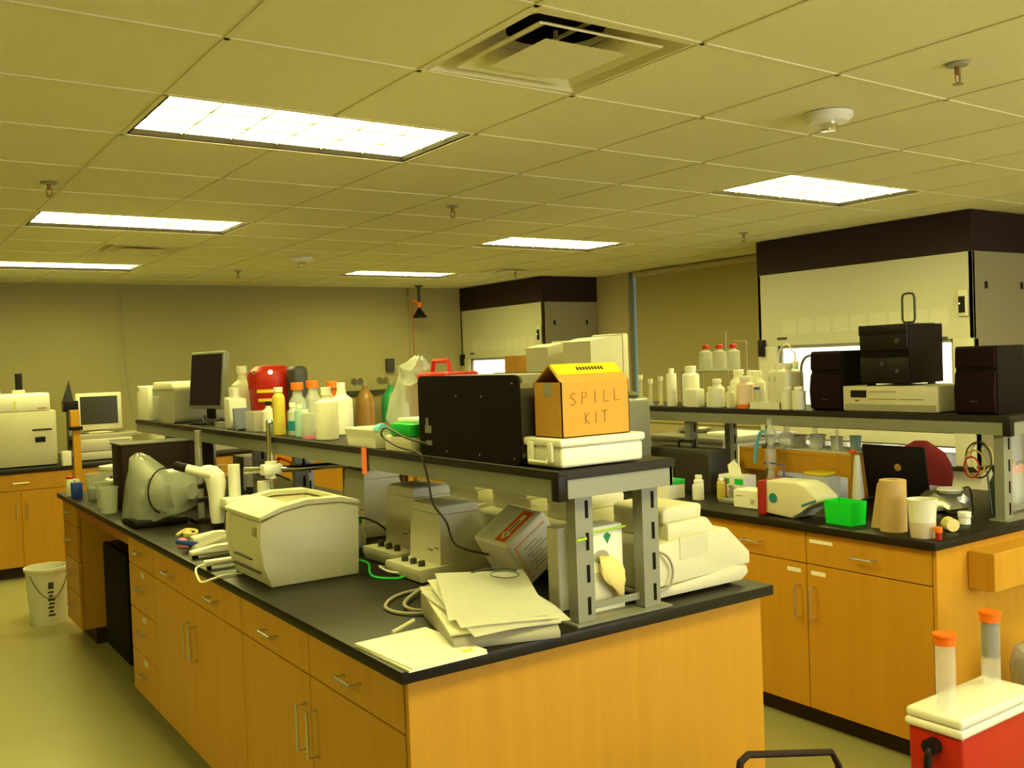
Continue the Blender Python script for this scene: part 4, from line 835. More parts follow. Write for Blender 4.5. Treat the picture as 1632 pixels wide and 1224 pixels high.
bottle('reagent_bottle', 'pinkish bottle with an orange base band in the front row of the second shelf', 'bottle', (2.94, 1.545, S), .048, .175, mat('pinkish_plastic', (.82, .62, .50), .4), WHITE, neck=.55, shoulder=.72, band=(ORANGE, .0, .13))
t = thing('sample_tray', 'long white tray of small vials on the second shelf', 'tray', (2.93, 1.40, S))
MB().box(-.03, .04, -.125, .085, 0, .004).box(-.03, -.026, -.125, .085, .004, .035).box(.036, .04, -.125, .085, .004, .035).box(-.03, .04, -.125, -.121, .004, .035).box(-.03, .04, .081, .085, .004, .035).obj('body', WHITE, t)
for k, (y, c_, h_) in enumerate(((1.46, BLUE, .11), (1.36, BLUE, .13), (1.30, BLUE, .12))):
    bottle('sample_vial', ['clear vial with blue cap at the left in the white tray', 'clear vial with blue cap in the middle of the white tray', 'clear vial with blue cap at the right in the white tray'][k], 'vial', (2.935, y, S+.0045), .018, h_, FROST, c_, neck=.8, shoulder=.86, capH=.12, group='blue capped vials in the white tray')
t = thing('wash_bottle', 'wash bottle with a curved spout and blue tinted body behind the white tray', 'bottle', (3.10, 1.335, S))
MB().lathe(0, 0, [(.036, 0), (.040, .01), (.040, .15), (.018, .19), (.014, .22)], 18).obj('body', BLUELIQ, t); MB().cyl(0, 0, .22, .245, .018).cyl(0, 0, .245, .30, .006, .003).obj('cap', WHITE, t)
MB().tube(spline([(0, .01, .29), (0, .05, .34), (0, .10, .31), (0, .12, .22), (0, .125, .12)]), .003, 6).obj('spout_tube', WHITE, t)
t = thing('bottle_stand', 'wire stand holding red capped bottles on the second shelf', 'stand', (3.20, 2.05, S))
MB().tube([(-.09, .16, 0), (-.09, .16, .20), (-.09, -.22, .20), (-.09, -.22, 0)], .005, 6).tube([(.09, .16, 0), (.09, .16, .20), (.09, -.22, .20), (.09, -.22, 0)], .005, 6).box(-.09, .09, -.22, .16, .198, .204).tube([(.07, -.22, .20), (.07, -.22, .37), (.07, -.12, .37)], .004, 6).tube([(.07, -.06, .20), (.07, -.06, .43), (.07, .02, .43)], .004, 6).obj('frame', FRAME, t)
for k, (y, r) in enumerate(((2.08, .040), (1.97, .040), (1.86, .040))):
    bottle('red_capped_bottle', ['red capped clear bottle on the wire stand, left', 'red capped clear bottle on the wire stand, middle', 'red capped clear bottle on the wire stand, right'][k], 'bottle', (3.19, y, S+.2045), r, .15, FROST, RED, neck=.45, shoulder=.70, capH=.16, group='red capped bottles on the wire stand')
t = thing('white_mug_holder', 'white and black dispenser behind the broad white bottle', 'dispenser', (3.16, 2.12, S)) if False else None
for k, (y, h_, lb) in enumerate(((2.45, .155, 'glass cylinder with white stopper, leftmost of four on the second shelf'), (2.36, .13, 'glass cylinder with white stopper, second of four on the second shelf'), (2.27, .145, 'glass cylinder with white stopper over yellow residue, third of four'), (2.17, .19, 'taller glass cylinder with white stopper, nearest the white bottles'))):
    t = thing('graduated_cylinder', lb, 'glassware', (2.99, y, S), 0, 'stoppered glass cylinders on the second shelf')
    MB().lathe(0, 0, [(.022, 0), (.022, .006), (.012, .01), (.012, h_)], 14).obj('body', GLASS, t); MB().lathe(0, 0, [(.013, h_), (.016, h_+.015), (.016, h_+.03)], 12).obj('stopper', WHITE, t)
    if k == 2: MB().lathe(0, 0, [(.0105, .011), (.0105, .05)], 12).obj('residue', YELLOW, t)
# monitors on shelf two
def crt(label, x, y, z_, rz, m=None, s=1.0, slots=True, bx=0, group='beige tube monitors'):
    m = m or BEIGE2; t = thing('tube_monitor', label, 'monitor', (x, y, z_), rz, group)
    MB().box(-.02, .04, -.19, .19, .03, .36, .012).obj('bezel', m, t)
    MB().loft([[(.04, a*.18, .195+b*.155) for a, b in ((-1, -1), (1, -1), (1, 1), (-1, 1))], [(.20, a*.175, .195+b*.15) for a, b in ((-1, -1), (1, -1), (1, 1), (-1, 1))], [(.36, a*(.12+.05*bx), .185+b*(.105+.035*bx)) for a, b in ((-1, -1), (1, -1), (1, 1), (-1, 1))]]).obj('rear_housing', m, t)
    MB().loft([[(-.021, a*.155, .205+b*.125) for a, b in ((-1, -1), (1, -1), (1, 1), (-1, 1))], [(-.012, a*.145, .205+b*.115) for a, b in ((-1, -1), (1, -1), (1, 1), (-1, 1))]]).obj('screen', SCREEN, t)
    MB().lathe(.08, 0, [(.13, 0), (.13, .012), (.05, .02), (.06, .05)], 20).obj('foot', m, t)
    if slots:
        v = MB()
        for k in range(9): v.box(.07, .19, -.1795, -.1765, .09+k*.026, .099+k*.026)
        v.obj('vent_slots', BEIGED, t)
    t.scale = (s, s, s); return t
crt('beige tube monitor facing away on the second shelf, the smaller front one', 3.27, 3.56, S, PI, BEIGE2, 1, bx=1).scale = (.75, .80, 1.2)
crt('larger pale tube monitor facing away on the second shelf, right of the smaller one', 3.27, 3.06, S, PI-.05, BEIGE, 1, slots=False, bx=1).scale = (.80, .95, 1.28)
t = thing('cardboard_carton', 'brown cardboard carton behind the front tube monitor', 'box', (3.10, 3.88, S))
MB().box(-.1, .12, -.1, .1, 0, .34, .003, 1).obj('body', CARD, t)
# ================================================================= SECOND ISLAND WORKTOP
t = thing('thermal_printer', 'cream and red bench device with a round teal badge lying on its side', 'bench device', (2.36, .78, K))
pf = [(-.085, -.0), (-.02, -.0), (.155, .035), (.155, .19), (-.04, .188), (-.10, .165), (-.14, .15), (-.20, .11), (-.205, .085), (-.13, .078), (-.11, .06)]
pf = [(.155, .012), (-.02, .0), (-.06, .045), (-.09, .055), (-.15, .085), (-.15, .105), (-.09, .15), (-.04, .165), (.155, .16)]
MB().prism([(u, v) for u, v in pf], 'x', .0, .15, .010, 3).obj('housing', BEIGE, t)
MB().prism([(.130, .0), (.135, .012), (.135, .152), (.125, .162), (.180, .158), (.182, .012), (.18, .0)], 'x', -.006, .155, .008, 2).obj('red_back', REDD, t)
MB().cylx((-.004, .09, .085), (.0, .09, .085), .022, n=24).obj('badge', TEAL, t)
MB().prism([(-.07, .060), (-.148, .089), (-.147, .099), (-.07, .070)], 'x', -.003, .001).obj('slot', TEAL, t)
t = thing('tube_rack_box', 'bright green open plastic box on the second worktop', 'box', (2.42, .53, K), -.08)
MB().loft([[(-.04, -.065, 0), (.05, -.065, 0), (.05, .07, 0), (-.04, .07, 0)], [(-.045, -.07, .1), (.055, -.07, .1), (.055, .075, .1), (-.045, .075, .1)], [(-.041, -.066, .1), (.051, -.066, .1), (.051, .071, .1), (-.041, .071, .1)], [(-.036, -.06, .005), (.046, -.06, .005), (.046, .065, .005), (-.036, .065, .005)]]).obj('body', mat('bright_green_plastic', (.0, .75, .04), .4), t)
MB().box(-.03, .04, -.05, .055, .006, .085, .01).obj('contents', FROST, t)
t = thing('paper_roll', 'upright roll of tan paper towel on the second worktop', 'paper roll', (2.42, .295, K))
MB().lathe(0, 0, [(.053, 0), (.053, .207), (.051, .209), (.022, .209), (.021, .18)], 28).obj('roll', CARDW, t); MB().prism([(-.0, .0), (.055, .0), (.02, .19), (.0, .19)], 'x', -.001, .001).at().obj('loose_sheet', CARDW, t, (.0, .052, 0))
t = beaker('frosted plastic beaker half full at the second worktop corner', (2.375, .135, K), .055, .15, HDPE, None, taper=.80)
MB().lathe(0, 0, [(.0455, .002), (.0503, .062)], 24).obj('fill_level', mat('cloudy_liquid', (.62, .52, .40), .3), t)
t = thing('pipette_bulb', 'small vial with an orange cap at the corner beside the frosted beaker', 'vial', (2.37, .065, K))
MB().lathe(0, 0, [(.012, 0), (.013, .028)], 14).obj('body', REDD, t); MB().lathe(0, 0, [(.015, .028), (.015, .046), (.01, .05)], 14).obj('cap', ORANGE, t)
t = thing('stopper', 'cream ribbed rubber stopper lying by the frosted beaker', 'stopper', (2.56, .135, K), 1.0)
MB().tube([(-.03, 0, .028), (.01, 0, .028)], .026, 18).tube([(.01, 0, .028), (.02, 0, .028)], .028, 18).tube([(.022, 0, .028), (.06, 0, .018)], .012, 12).obj('body', LATEX, t)
bottle('jar_small', 'small white capped jar by the second rack post', 'jar', (2.74, .18, K), .024, .052, WHITE, WHITE, neck=.95, shoulder=.6, capH=.35)
t = thing('hot_plate', 'grey round lidded pot behind the frosted beaker', 'pot', (2.72, .40, K))
MB().lathe(0, 0, [(.065, 0), (.068, .06), (.072, .062), (.072, .07), (.03, .075)], 24).obj('body', FRAME, t); MB().lathe(-.03, -.03, [(.02, .072), (.018, .082)], 10).obj('blue_knob', BLUE, t)
t = thing('foil_pile', 'pile of crumpled foil and grey wires behind the paper roll', 'foil', (2.98, .42, K))
random.seed(3)
b = MB(); 
b.loft([[((r*(1+.2*math.sin(5*a+k)))*math.cos(a), (1.5*r*(1+.2*math.cos(4*a+2*k)))*math.sin(a), z_+.008*math.sin(6*a+k)) for a in [2*PI*q/20 for q in range(20)]] for k, (r, z_) in enumerate([(.08, .008), (.085, .03), (.07, .055), (.05, .08), (.02, .09)])]); b.obj('foil', STEEL, t)
t = thing('white_coil', 'white round dish on top of the foil pile', 'dish', (2.93, .36, K+.094))
MB().lathe(0, 0, [(.04, 0), (.055, .015), (.052, .022), (.02, .02)], 20).obj('body', WHITE, t)
t = thing('dark_bottle', 'dark green bottle beside the second rack post', 'bottle', (3.10, .225, K))
MB().lathe(0, 0, [(.045, 0), (.047, .13), (.03, .165), (.028, .18)], 18).obj('body', mat('dark_green_glass', (.01, .035, .015), .3), t); MB().cyl(0, 0, .18, .20, .031).obj('cap', BLACK, t)
cord('black_lead', 'black lead curving over the foil pile to the worktop', [(3.0, .34, K+.11), (2.95, .28, K+.12), (2.90, .24, K+.07), (2.85, .22, K+.006), (2.80, .30, K+.006)], .004, BLACK)
cord('dark_lead', 'black lead running from the cream and red device to the laptop', [(2.52, .60, K+.05), (2.62, .55, K+.09), (2.80, .62, K+.06), (2.95, .72, K+.02)], .004, BLACK)
t = thing('wire_bundle', 'hanging bundle of coiled wires with red leads on the second rack', 'cord', (3.0, .25, 1.11))
for k, (m_, r_) in enumerate(((LATEX, .05), (GREYD, .06), (YELLIQ, .045), (RED, .035))):
    MB().tube(spline([(-.01*k, r_*math.cos(2*PI*q/10)+.01*k, .06+1.3*r_*math.sin(2*PI*q/10)-.015*k) for q in range(11)], 3), .004, 6).obj('wire', m_, t)
MB().tube([(0, 0, .10), (0, 0, .17)], .003, 5).tube([(0.02, -.01, .02), (.02, -.03, -.19)], .004, 5).obj('hanging_wire', GREYD, t)
# laptop
t = thing('laptop', 'open black laptop with a gold round badge on its lid', 'laptop', (3.10, .735, K), 0)
MB().box(.0, .24, -.17, .17, 0, .022, .004).obj('base', BLACK, t)
lid_ = MB().at(.005, 0, .022, 0, -.16, 0).box(-.008, .004, -.17, .17, 0, .255, .004).obj('lid', BLACK, t)
MB().at(.005, 0, .022, 0, -.16, 0).cylx((-.0095, -.02, .15), (-.008, -.02, .15), .018, n=20).obj('badge', mat('gold_badge', (.75, .48, .12), .3, .6), lid_)
# wooden riser
t = thing('wooden_riser', 'wooden riser shelf on the second worktop crowded with glassware', 'shelf', (3.12, 1.285, K))
MB().box(-.13, .16, -.365, .365, .205, .228, .002).box(-.13, -.112, -.345, .345, .11, .205).obj('top', WOOD, t)
MB().box(-.13, .16, -.365, -.345, 0, .205).obj('side', WOOD, t); MB().box(-.13, .16, .345, .365, 0, .205).obj('side', WOOD, t)
MB().box(-.12, .15, -.35, .35, .2285, .2315).obj('liner', PAPER, t)
RT = K+.2322
for k, (x, y, r, h_, mm, lb) in enumerate([(3.12, 1.10, .032, .065, WHITE, 'small white jar on the wooden riser, second from its right end'), (3.10, .97, .028, .075, BLUELIQ, 'small pale blue jar on the wooden riser by its right end'), (3.12, 1.22, .042, .07, WHITE, 'broad white jar on the wooden riser'), (3.14, 1.36, .045, .06, WHITE, 'low white tub on the wooden riser')]):
    beaker(lb, (x, y, RT), r, h_, mm, name='jar')
for k, (x, y, r, h_, lb) in enumerate([(3.02, 1.34, .045, .12, 'round glass flask at the left on the wooden riser'), (3.04, 1.17, .040, .11, 'round glass flask in the middle of the wooden riser')]):
    t = thing('glass_flask', lb, 'glassware', (x, y, RT), 0, 'glass flasks on the wooden riser')
    MB().lathe(0, 0, [(r*.5, 0), (r*.9, r*.4), (r, r), (r*.8, r*1.6), (.014, r*2.1), (.014, h_), (.018, h_+.004)], 20).obj('body', GLASS, t)
t = thing('glass_burette', 'thin glass tube standing on the wooden riser', 'glassware', (3.02, 1.02, RT))
MB().lathe(0, 0, [(.018, 0), (.018, .005), (.008, .01), (.008, .11)], 12).obj('body', GLASS, t)
beaker('orange dish near the right end of the wooden riser', (3.02, .93, RT), .022, .012, ORANGE, name='dish')
# glass column on stand
t = thing('glass_column', 'tall glass column with a blue hose clamped before the wooden riser', 'glassware', (2.88, 1.33, K))
MB().box(-.05, .05, -.07, .07, 0, .012, .002).cyl(.03, .05, .012, .36, .006, n=8).box(-.005, .035, .0, .055, .24, .255).box(-.005, .035, .0, .055, .30, .312).obj('stand', GREYD, t)
MB().lathe(0, 0, [(.040, .012), (.045, .03), (.02, .10), (.016, .13), (.028, .15), (.028, .24), (.014, .26), (.03, .29), (.034, .32), (.015, .36), (.015, .40)], 18).obj('column', GLASS, t)
MB().tube(spline([(-.01, .02, .33), (-.01, .06, .32), (-.01, .09, .24), (-.01, .10, .16)]), .009, 8).obj('blue_hose', LBLUE, t)
MB().tube([(-.02, -.10, .10), (-.02, -.10, .165), (-.02, .0, .17), (-.02, .03, .165)], .005, 6).box(-.04, .0, -.14, -.07, .085, .105).obj('clip', PURPLE, t)
t = thing('tissue_box', 'white and green tissue box with a raised sheet before the riser', 'tissue box', (2.72, 1.42, K+.0), .05)
MB().box(-.05, .05, -.085, .085, 0, .115, .003, 1).obj('carton', WHITE, t); MB().box(-.052, -.049, -.08, -.025, .07, .10).box(-.052, -.049, .01, .075, .07, .10).obj('green_print', GREEN, t)
MB().prism([(-.03, .11), (.05, .11), (.06, .16), (.02, .19), (-.02, .15)], 'x', -.002, .004).obj('tissue', PAPER, t)
t = thing('small_carton', 'small white carton left of the cream and red device', 'box', (2.52, 1.13, K), .05)
MB().box(-.06, .06, -.075, .075, 0, .085, .002, 1).obj('carton', PAPER, t); MB().box(-.062, -.0595, -.05, -.03, .02, .045).box(-.062, -.0595, .02, .06, .055, .06).obj('print', FAINT, t)
t = thing('grey_bracket', 'flat grey plastic holder behind the small white carton', 'holder', (2.57, 1.30, K))
MB().box(-.06, .06, -.055, .055, 0, .018, .004).prism([(-.05, .018), (.03, .018), (.06, .075), (.045, .08)], 'x', .02, .035).obj('body', FRAME, t)
t = thing('yellow_lid_tub', 'frosted tub with a yellow lid under the wooden riser', 'tub', (2.90, 1.03, K))
MB().box(-.05, .05, -.08, .08, 0, .125, .01).obj('body', FROST, t); MB().box(-.053, .053, -.05, .065, .126, .142, .004).obj('lid', YELLOW, t)
bottle('small_bottle', 'small bottle with yellow contents before the frosted tub', 'bottle', (2.78, .93, K), .02, .10, HDPE, WHITE, liquid=None, band=(YELLOW, .1, .5))
t = thing('white_funnel', 'white tapered plastic bottle leaning by the laptop', 'bottle', (2.96, .86, K))
MB().at(0, 0, 0, -.0).lathe(0, 0, [(.028, 0), (.030, .03), (.016, .20), (.012, .23)], 16).obj('body', HDPE, t)
t = thing('glove_carton', 'long white and green carton at the left on the second worktop', 'box', (2.44, 1.72, K))
MB().box(-.05, .07, -.13, .10, 0, .075, .003, 1).obj('carton', PAPER, t); MB().box(-.05, .07, -.132, .102, .0755, .10, .002).obj('green_lid', GREEN, t); MB().box(-.0525, -.049, -.02, .08, .03, .036).obj('print', GREEND, t)
for k, (x, y, r, h_, mm, lb) in enumerate([(2.50, 1.485, .030, .10, WHITE, 'small white bottle right of the green carton, front'), (2.55, 1.53, .026, .12, WHITE, 'small white bottle right of the green carton, behind'), (2.66, 1.47, .025, .115, REDD, 'small red filled bottle right of the white ones'), (2.72, 1.44-.06, .022, .11, YELLIQ, 'small yellow filled bottle beside the red filled one')]):
    if k == 3: x, y = 2.60, 1.42
    bottle('small_bottle', lb, 'bottle', (x, y, K), r, h_, mm, WHITE, neck=.6, shoulder=.76, group='small bottles on the second worktop')
t = thing('tool_case', 'dark metal carrying case with a top handle on the second worktop', 'case', (2.78, 1.87, K))
MB().box(-.06, .10, -.26, .24, 0, .225, .004).obj('body', GREYD, t)
MB().box(-.063, -.058, -.24, -.01, .02, .205).box(-.063, -.058, .01, .22, .02, .205).obj('door', mat('case_door_brown', (.045, .032, .024), .5), t)
MB().tube([(.02, -.06, .225), (.02, -.055, .262), (.02, .055, .262), (.02, .06, .225)], .008, 8).obj('handle', BLACK, t)
t = thing('grey_canister', 'tall light grey housing topped with crumpled foil left of the second shelf', 'housing', (2.52, 2.28, K))
MB().box(-.11, .11, -.12, .16, 0, .52, .03, 4).obj('body', FRAME, t)
MB().loft([[((r*(1+.2*math.sin(4*a+k)))*math.cos(a), (r*1.2*(1+.2*math.cos(5*a+k)))*math.sin(a), z_) for a in [2*PI*q/16 for q in range(16)]] for k, (r, z_) in enumerate([(.07, .52), (.09, .535), (.06, .55), (.03, .552)])]).obj('foil', STEEL, t)
bpy.data.objects['grey_canister'].location = (2.54, 2.10, K)
PP = 'loose papers on the far part of the second worktop'
for k, (x, y, rz, lb) in enumerate([(2.50, 3.20, .2, 'white paper stack on the second worktop above its kneehole, left'), (2.52, 2.86, -.3, 'curled white paper stack on the second worktop, middle'), (2.52, 2.55, .1, 'white paper stack on the second worktop nearest the tall grey housing')]):
    o = tag(MB().box(-.11, .11, -.14, .14, 0, .012+.006*k, .001, 1).obj('paper_stack', PAPER, None, (x, y, K)), lb, 'paper', PP); o.rotation_euler = (0, 0, rz)
t = thing('marker_pile', 'small pile of red and purple markers on the far second worktop', 'marker', (2.50, 4.30, K))
MB().tube([(-.03, -.06, .012), (.02, .07, .012)], .012, 8).obj('red_marker', RED, t); MB().tube([(.0, -.08, .010), (.05, .05, .010)], .010, 8).obj('purple_marker', PURPLE, t)
# chest freezer, lab chairs
t = thing('chest_freezer', 'white chest cabinet with a grey top beyond the second island', 'freezer', (4.25, 2.95, 0))
MB().box(-.36, .36, -.32, .42, .02, 1.03, .01).obj('body', HOODP, t); MB().box(-.38, .38, -.34, .44, 1.032, 1.07, .006).obj('top', FRAME, t)
o = tag(MB().box(-.14, .14, -.2, .1, 0, .02, .002, 1).obj('folded_papers', PAPER, None, (4.2, 2.85, 1.071)), 'folded papers lying on the grey top of the white cabinet', 'paper')
t = thing('steel_dish', 'shallow steel dish on the grey top of the white cabinet', 'dish', (4.2, 3.22, 1.071))
MB().lathe(0, 0, [(.10, 0), (.14, .03), (.135, .032), (.09, .004)], 24).obj('body', STEEL, t)
t = thing('office_chair', 'dark red office chair between the second island and the near hood', 'chair', (4.35, 1.42, 0), .15)
b = MB(); rings = []
for k in range(7):
    u = k/6; wd = .20*math.sqrt(max(.02, 1-(2*u-1)**2*.96)); rings.append([(.03*math.cos(a)-.02+.05*(u-.5)**2, wd*math.sin(a), .68+.40*u) for a in [2*PI*q/16 for q in range(16)]])
b.loft(rings).obj('backrest', MAROON, t)
MB().box(.05, .48, -.23, .23, .43, .50, .03, 3).obj('seat', MAROON, t); MB().tube(spline([(.0, 0, .75), (-.02, 0, .55), (.08, 0, .42), (.25, 0, .42)]), .018, 8).obj('back_arm', BLACK, t)
MB().cyl(.26, 0, .08, .43, .025).obj('column', BLACK, t)
for k in range(5):
    a = 2*PI*k/5; MB().tube([(.26, 0, .09), (.26+.27*math.cos(a), .27*math.sin(a), .06)], .018, 8).cyl(.26+.27*math.cos(a), .27*math.sin(a), 0, .05, .022, n=10).obj('leg', BLACK, t)
t = thing('side_chair', 'dark brown wooden chair back in the aisle between the islands', 'chair', (1.85, 3.62, 0))
MB().prism([(-.17, .80), (.17, .82), (.18, 1.0), (-.19, 1.02)], 'x', -.012, .012, .003).obj('backrest', DARKBRN, t); MB().box(.02, .42, -.2, .2, .60, .64, .01).obj('seat', DARKBRN, t)
for x, y, z1 in ((.0, -.18, .95), (.0, .18, .95), (.40, -.18, .60), (.40, .18, .60)): MB().tube([(x, y, 0), (x, y*.9, z1)], .014, 8).obj('leg', WOODD, t)
# ================================================================= BACK WALL
t = thing('gc_oven', 'large cream gas chromatograph with two dark latches on the back bench', 'analyser', (.02, 7.10, K))
MB().box(-.36, .34, -.15, .4, .01, .47, .006).obj('body', BEIGE, t)
MB().prism([(-.15, .472), (.39, .472), (.36, .62), (-.11, .62), (-.13, .60)], 'x', -.37, .30, .008).obj('upper_cover', WHITE, t)
for z_ in (.27, .10):
    MB().box(-.14, -.11, -.156, -.148, z_-.02, z_+.02).obj('latch', BLACK, t)
MB().box(.17, .25, -.157, -.148, .205, .25).obj('latch', BLACK, t)
MB().box(.15, .30, -.175, -.16, .305, .318).obj('rail', BLACK, t)
MB().box(.20, .27, -.152, -.1485, .49, .497).obj('badge', RED, t); MB().box(.02, .04, -.1515, -.148, .49, .56).obj('tag', mat('pale_yellow_tag', (.85, .85, .25), .6), t)
t = thing('injector_tower', 'dark injector module standing on the cream chromatograph', 'module', (.10, 7.10, K+.622))
MB().box(-.045, .045, -.04, .05, 0, .03, .004).obj('base', BEIGE, t); MB().box(-.02, .03, -.03, .03, .03, .17, .003).obj('body', BLACK, t); MB().tube([(-.03, 0, .17), (-.03, 0, .22), (.0, 0, .245), (.025, 0, .22), (.02, 0, .16)], .004, 6).obj('wire_loop', FRAME, t)
t = thing('injector_module', 'second dark injector module at the left edge on the chromatograph', 'module', (-.10, 7.10, K+.622))
MB().box(-.045, .06, -.04, .05, 0, .03, .004).obj('base', BEIGE, t); MB().box(-.04, .045, -.03, .03, .03, .10, .003).box(-.035, .04, -.032, .028, .048, .056).obj('body', GREYD, t)
t = thing('detector_stand', 'dark column of stacked detector parts with a pointed top beside the chromatograph', 'stand', (.475, 6.96, K))
MB().box(-.07, .07, -.06, .06, 0, .02).box(-.03, .02, -.02, .03, .02, .60).obj('column', GREYD, t)
MB().box(-.06, .06, -.05, .05, .45, .54, .004).obj('module', BLACK, t); MB().prism([(-.06, .54), (.03, .54), (.0, .72)], 'y', -.004, .004).obj('top_arm', GREYD, t)
for k in range(4): MB().cyl(-.0, -.045, .06+k*.09, .12+k*.09, .025, n=12).obj('cylinder', [FRAME, BLACK, STEEL, GREYD][k], t)
MB().box(-.105, -.035, -.17, -.09, 0, .12, .006).obj('white_box', WHITE, t)
t = crt('beige tube monitor with a dark screen on the back bench', 0, 0, 0, 0, BEIGE, 1.0); t.location = (.76, 7.22, K+.235); t.rotation_euler = (0, 0, PI/2-.12)
t = thing('tower_terminal', 'flat beige keyboard terminal lying beneath the tube monitor', 'computer', (.80, 7.25, K+.19))
MB().box(-.26, .30, -.14, .2, 0, .04, .006).obj('body', BEIGED, t)
t = thing('desktop_computer', 'beige desktop computer under the tube monitor on the back bench', 'computer', (.78, 7.22, K))
MB().box(-.25, .22, -.15, .25, .01, .08, .004).box(-.25, .22, -.15, .25, .085, .188, .004).obj('case', BEIGE2, t)
MB().box(.02, .20, -.156, -.148, .10, .112).box(.02, .20, -.156, -.148, .135, .147).box(.02, .20, -.156, -.148, .165, .175).obj('drive_slot', BEIGED, t)
MB().box(-.2, -.16, -.1, -.06, 0, .01).box(.14, .18, -.1, -.06, 0, .01).box(-.2, -.16, .16, .2, 0, .01).box(.14, .18, .16, .2, 0, .01).obj('foot', BLACK, t)
tag(MB().tube(spline([(1.28, 8.52, 2.59), (1.28, 8.52, 2.0), (1.30, 8.52, 1.6), (1.34, 8.50, 1.2), (1.36, 8.45, 1.0)]), .004, 6).obj('wall_cable', BEIGED), 'thin cable running down the back wall from the ceiling', 'cord')
t = thing('bench_instrument', 'low pale instrument seen under the far end of the shelf', 'instrument', (1.45, 7.2, K))
MB().box(-.22, .55, -.15, .25, 0, .26, .01).obj('body', BEIGE2, t)
# gas cylinders
def gas(label, x, y, m, h_):
    t = thing('gas_cylinder', label, 'gas cylinder', (x, y, 0), 0, 'gas cylinders by the back wall')
    MB().lathe(0, 0, [(.11, 0), (.115, .02), (.115, h_-.28), (.105, h_-.20), (.07, h_-.13), (.035, h_-.09), (.03, h_-.05)], 24).obj('tank', m, t)
    MB().cyl(0, 0, h_-.055, h_, .018, n=10).tube([(-.05, 0, h_-.01), (.05, 0, h_-.01)], .006, 6).tube([(-.05, 0, h_+.0), (-.05, 0, h_+.01)], .016, 8).obj('valve', BEIGED, t)
    MB().tube([(-.03, -.02, h_-.03), (-.16, -.05, h_-.03)], .012, 8).obj('regulator', FRAME, t)
    for dx in (-.09, -.17): MB().cylx((dx, -.075, h_+.01), (dx, -.045, h_+.01), .036, n=18).obj('gauge', CHROME, t)
gas('brown gas cylinder with pressure gauges by the back wall', 3.86, 8.2, AMBERC, 1.48)
gas('green gas cylinder with pressure gauges by the back wall', 4.19, 8.2, GREENC, 1.48)
t = thing('cylinder_bracket', 'wall bar bracket behind the green gas cylinder', 'bracket', (4.25, 8.50, 1.33))
MB().box(-.55, .30, 0, .045, 0, .04).obj('bar', GREYD, t)
t = thing('wall_switch_box', 'small grey box on the back wall under the shower pull rod', 'switch box', (4.36, 8.49, 1.58))
MB().box(-.05, .05, 0, .055, 0, .16, .006).obj('body', GREYD, t)
# ================================================================= FLOOR THINGS
t = thing('plastic_bucket', 'white plastic bucket with dark printed label on the floor at the far left', 'bucket', (.0-.03, 5.16, 0))
MB().lathe(0, 0, [(.115, 0), (.135, .36), (.145, .362), (.145, .38), (.130, .38), (.108, .01)], 28).obj('body', HDPE, t)
def arcp(r0, a0, a1, z0, z1, n=6): return [[(r0(z_)*math.cos(a0+(a1-a0)*k/n), r0(z_)*math.sin(a0+(a1-a0)*k/n), z_) for k in range(n+1)] for z_ in (z0, z1)]
rf = lambda z_: .1155+z_*.0556
b = MB()
for k in range(7): b.loft(arcp(rf, -1.72+.05*(k % 2), -1.36-.06*((k*3) % 4)/2, .06+k*.026, .074+k*.026), closed=False)
b.loft(arcp(rf, -1.68, -1.42, .245, .29), closed=False).obj('label_print', GREYD, t)
MB().tube([(rf(.3)*math.cos(a)*1.02, rf(.3)*math.sin(a)*1.02, .34-.16*math.sin((a+2.6)/2.1*PI)) for a in [-2.6+2.1*k/12 for k in range(13)]], .003, 5).obj('handle', GREYD, t)
t = thing('cooler', 'red picnic cooler with a white lid and black handle on the floor', 'cooler', (2.15, -.19, 0), .02)
MB().prism([(-.235, .0), (.235, 0), (.245, .36), (-.245, .36)], 'y', -.10, .10, .015, 3).obj('body', RED, t)
MB().box(-.255, .255, -.108, .108, .355, .385, .012, 3).obj('rim', WHITE, t); MB().box(-.25, .25, -.104, .104, .387, .42, .012, 3).obj('lid', WHITE, t)
MB().tube(spline([(-.262, .0, .31), (-.285, .0, .28), (-.29, .0, .20), (-.285, .0, .10)]), .013, 8).cylx((-.235, 0, .31), (-.28, 0, .31), .028, n=20).obj('handle', BLACK, t)
def ctube(label, x, y, fill):
    t = thing('clear_tube', label, 'tube', (x, y, .4205), 0, 'capped clear tubes on the cooler')
    MB().lathe(0, 0, [(.033, 0), (.033, .225)], 20).obj('body', GLASS, t)
    MB().lathe(0, 0, [(.036, .226), (.036, .252), (.040, .254), (.040, .262), (.02, .263)], 20).obj('cap', ORANGE, t)
    if fill: MB().lathe(0, 0, [(.030, .095), (.030, .215)], 18).obj('contents', DARKLIQ, t)
ctube('clear empty tube with an orange cap on the left of the cooler lid', 1.965, -.205, False)
ctube('clear tube holding dark contents with an orange cap on the right of the cooler lid', 2.34, -.15, True)
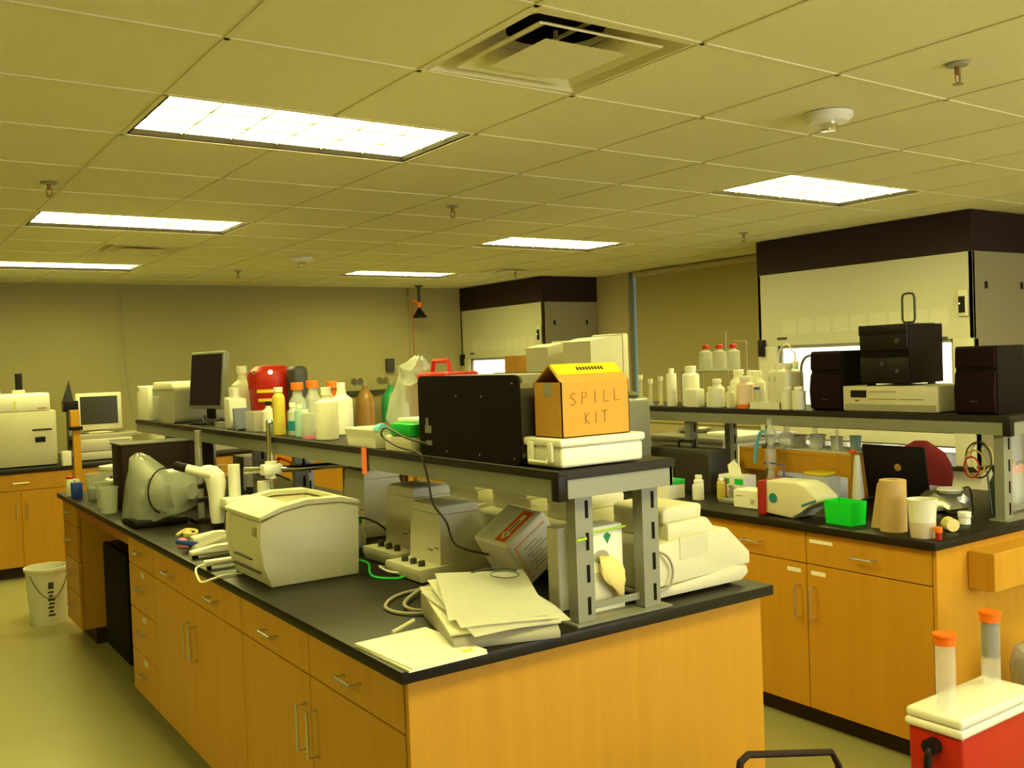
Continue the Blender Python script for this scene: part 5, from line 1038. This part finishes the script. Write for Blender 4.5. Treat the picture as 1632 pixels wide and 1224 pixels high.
t = thing('trash_bin', 'dark bin lined with a clear bag behind the red cooler at the right edge', 'bin', (2.72, -.22, 0))
MB().lathe(0, 0, [(.13, 0), (.16, .38), (.168, .385), (.168, .40), (.15, .40), (.12, .01)], 24).obj('body', GREYD, t)
MB().loft([[(r*(1+.06*math.sin(7*a+k))*math.cos(a), r*(1+.06*math.sin(6*a+k))*math.sin(a), z_+.012*math.sin(5*a+k)) for a in [2*PI*q/24 for q in range(24)]] for k, (r, z_) in enumerate([(.178, .33), (.18, .42), (.165, .48), (.12, .50)])], False, False).obj('bag_liner', BAG, t)
t = thing('cart_frame', 'dark tubular frame corner of a cart at the bottom edge', 'cart', (.95, -.36, 0))
MB().tube([(-.17, .0, .02), (-.17, 0, .56), (-.16, 0, .60), (-.13, 0, .612), (.18, -.02, .545), (.21, -.02, .50), (.21, -.02, .02)], .010, 8).obj('near_frame', DARKBRN, t)
MB().tube([(-.17, -.3, .02), (-.17, -.3, .56), (-.13, -.3, .60), (.18, -.3, .54), (.21, -.3, .50), (.21, -.3, .02)], .010, 8).obj('far_frame', DARKBRN, t)
MB().box(-.17, .21, -.30, 0, .15, .165).box(-.17, .21, -.30, 0, .42, .432).obj('shelf', DARKBRN, t)
for x in (-.17, .21):
    for y in (0, -.3): MB().tube([(x-.008, y, .022), (x+.008, y, .022)], .022, 12).obj('caster', BLACK, t)

t = thing('acrylic_shield', 'clear acrylic sheet standing behind the second rack post at the right edge', 'shield', (3.16, .20, K))
MB().box(-.03, .14, 0, .004, 0, .36).obj('sheet', GLASS, t)
MB().box(-.035, -.02, -.02, .024, 0, .012).box(.13, .145, -.02, .024, 0, .012).obj('foot', FRAME, t)
t = thing('orange_clip_rack', 'small rack of orange and white clips on the second worktop at the right edge', 'rack', (3.36, .30, K))
MB().box(-.05, .05, -.03, .03, 0, .14, .004).obj('rack', FROST, t)
MB().prism([(-.05, .15), (.0, .15), (-.02, .21)], 'y', -.01, .01).prism([(-.02, .15), (.04, .15), (.02, .19)], 'y', -.025, -.012).obj('clip', ORANGE, t)
